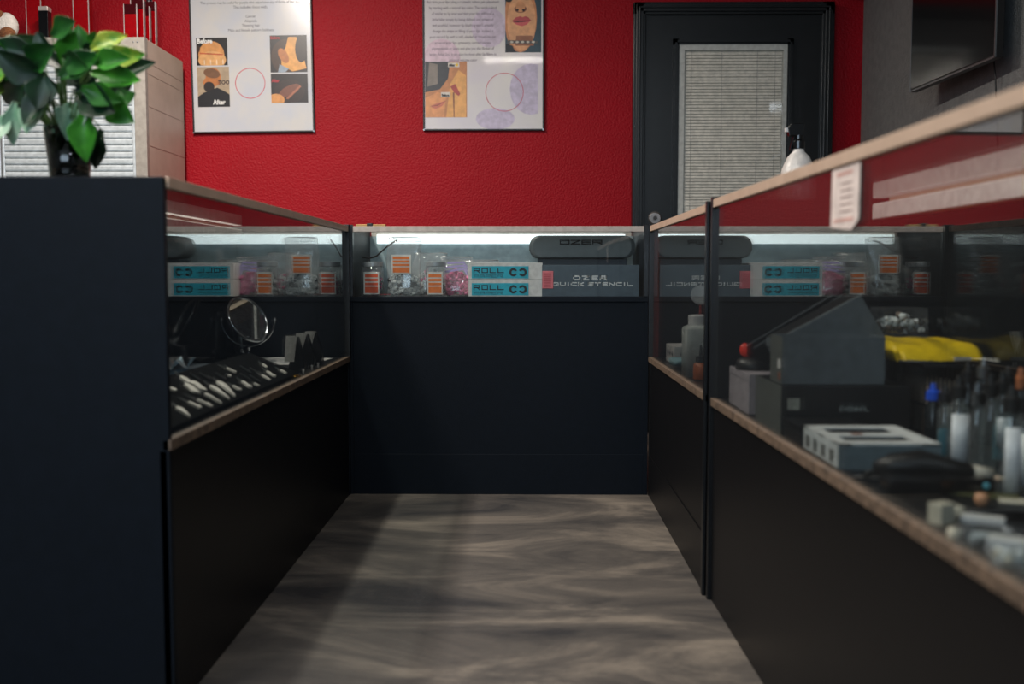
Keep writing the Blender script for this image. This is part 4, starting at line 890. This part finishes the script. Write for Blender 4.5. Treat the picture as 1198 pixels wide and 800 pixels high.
# low things near the glass front
def low(name, label, cat, px, py, sx, sy, sz, m_, rz=0, extra=None):
    p = onplane(px, py, (0, 0, ZN), (0, 0, 1)); t = thing(name, label, cat, (p.x, p.y, ZN), rz)
    m = MB(); m.box((-sx / 2, -sy / 2, 0), (sx / 2, sy / 2, sz)); m.build('box', m_, t, bevel=.001)
    if extra: m = MB(); m.box((-sx / 2 + .002, -sy / 2 + .002, sz), (sx / 2 - .002, sy / 2 - .002, sz + .001)); m.build('lid', extra, t)
    return t
cream = mat('cream_card', (205, 198, 180), .5)
low('cream_box', 'small cream box near the brown glass sill', 'box', 1101, 612, .026, .020, .026, cream, .5)
low('white_carton', 'long white carton lying behind the cream box', 'box', 1150, 612, .05, .022, .008, WHITE, -.5, PAPER)
low('white_carton', 'long white carton at the right picture edge, nearest the viewer', 'box', 1190, 650, .06, .026, .018, WHITE, -.5, PAPER)
low('white_carton', 'thin white carton beyond the long ones, at the picture edge', 'box', 1192, 604, .05, .02, .006, WHITE, -.3)
low('olive_packet', 'olive foil packet lying under the labelled bottles', 'packet', 1150, 580, .09, .03, .004, mat('olive_foil', (92, 90, 50), .35), -.5)
low('olive_packet', 'second olive foil packet, by the orange bead', 'packet', 1110, 572, .06, .03, .004, MATS['olive_foil'], -.3)
low('tan_packet', 'tan paper packet at the foot of the white-labelled bottle', 'packet', 1165, 560, .06, .025, .003, MATS['pale_brown_card'], -.6)
low('tan_packet', 'pale tan packet beneath the right-edge bottle', 'packet', 1192, 588, .05, .03, .003, cream, -.4)
for i, (px, py, lb) in enumerate([(1120, 605, 'upper cream ink cap beside the small cream box'), (1117, 632, 'lower cream ink cap beside the small cream box'), (1148, 590, 'peach coloured bead behind the long white carton')]):
    p = onplane(px, py, (0, 0, ZN), (0, 0, 1)); m = MB(); m.lathe([(.006, 0), (.009, .006), (.008, .014), (.0, .016)], n=16, caps=False); tag(m.build('bead', cream if i < 2 else mat('peach_bead', (220, 160, 120), .4), loc=tuple(p), smooth=True), lb, 'ink cap')  # the cream bead objects are loose ink caps
t = thing('clear_box', 'clear plastic box of small parts near the glass sill', 'box', onplane(1150, 640, (0, 0, ZN), (0, 0, 1)), -.4)
m = MB(); m.box((-.03, -.018, 0), (.03, .018, .022)); m.build('box', CLEAR, t, bevel=.001); m = MB(); cups(m, 14, .04, .02, .014, mts=(GREYC, TEAL and GREYC, DKC)); m.build('small_parts', None, t)['kind'] = 'stuff'
t = thing('clear_box', 'clear plastic box beneath the nearest long white carton', 'box', onplane(1183, 662, (0, 0, ZN), (0, 0, 1)), -.4)
m = MB(); m.box((-.022, -.02, 0), (.022, .02, .016)); m.build('box', CLEAR, t, bevel=.001); m = MB(); cups(m, 14, .03, .02, .010, mts=(GREYC, WHC, cream)); m.build('small_parts', None, t)['kind'] = 'stuff'
for px, py, ln, r_, lb in [(1040, 560, .05, .004, 'black pen lying beside the tattoo machine'), (1125, 560, .07, .005, 'dark grip tube lying before the labelled bottle'), (1165, 600, .06, .006, 'thick dark tube behind the white cartons')]:
    p = onplane(px, py, (0, 0, ZN + r_), (0, 0, 1)); m = MB(); m.tube([(-ln, .01, 0), (0, 0, 0), (ln * .6, -.008, 0)], [r_ * .7, r_, r_ * .8], 10); tag(m.build('grip_tube', BLACK, loc=tuple(p), smooth=True), lb, 'tube')
# notice taped to the right front glass
t = thing('notice', 'faded white and pink notice taped on the right case glass', 'notice', (.4835, 1.51, .891), .0146)
m = MB(); m.prism([(.075, .006), (-.02, -.002), (-.05, .012), (-.052, .094), (.072, .094)], 'x', 0, -.0006); m.build('paper', mat('faded_paper', (236, 222, 216), .6), t)
m = MB()
for i in range(5): m.box((-.0012, -.022, .026 + i * .0105), (-.0006, .030, .0285 + i * .0105))
m.build('text_lines', mat('faded_text', (160, 140, 136), .6), t)
cbox('pink_band', (-.0012, -.022, .082), (-.0006, .05, .0865), mat('faded_pink', (220, 170, 160), .6), t)
cbox('pink_band', (-.0012, -.03, .012), (-.0006, .060, .0165), MATS['faded_pink'], t)
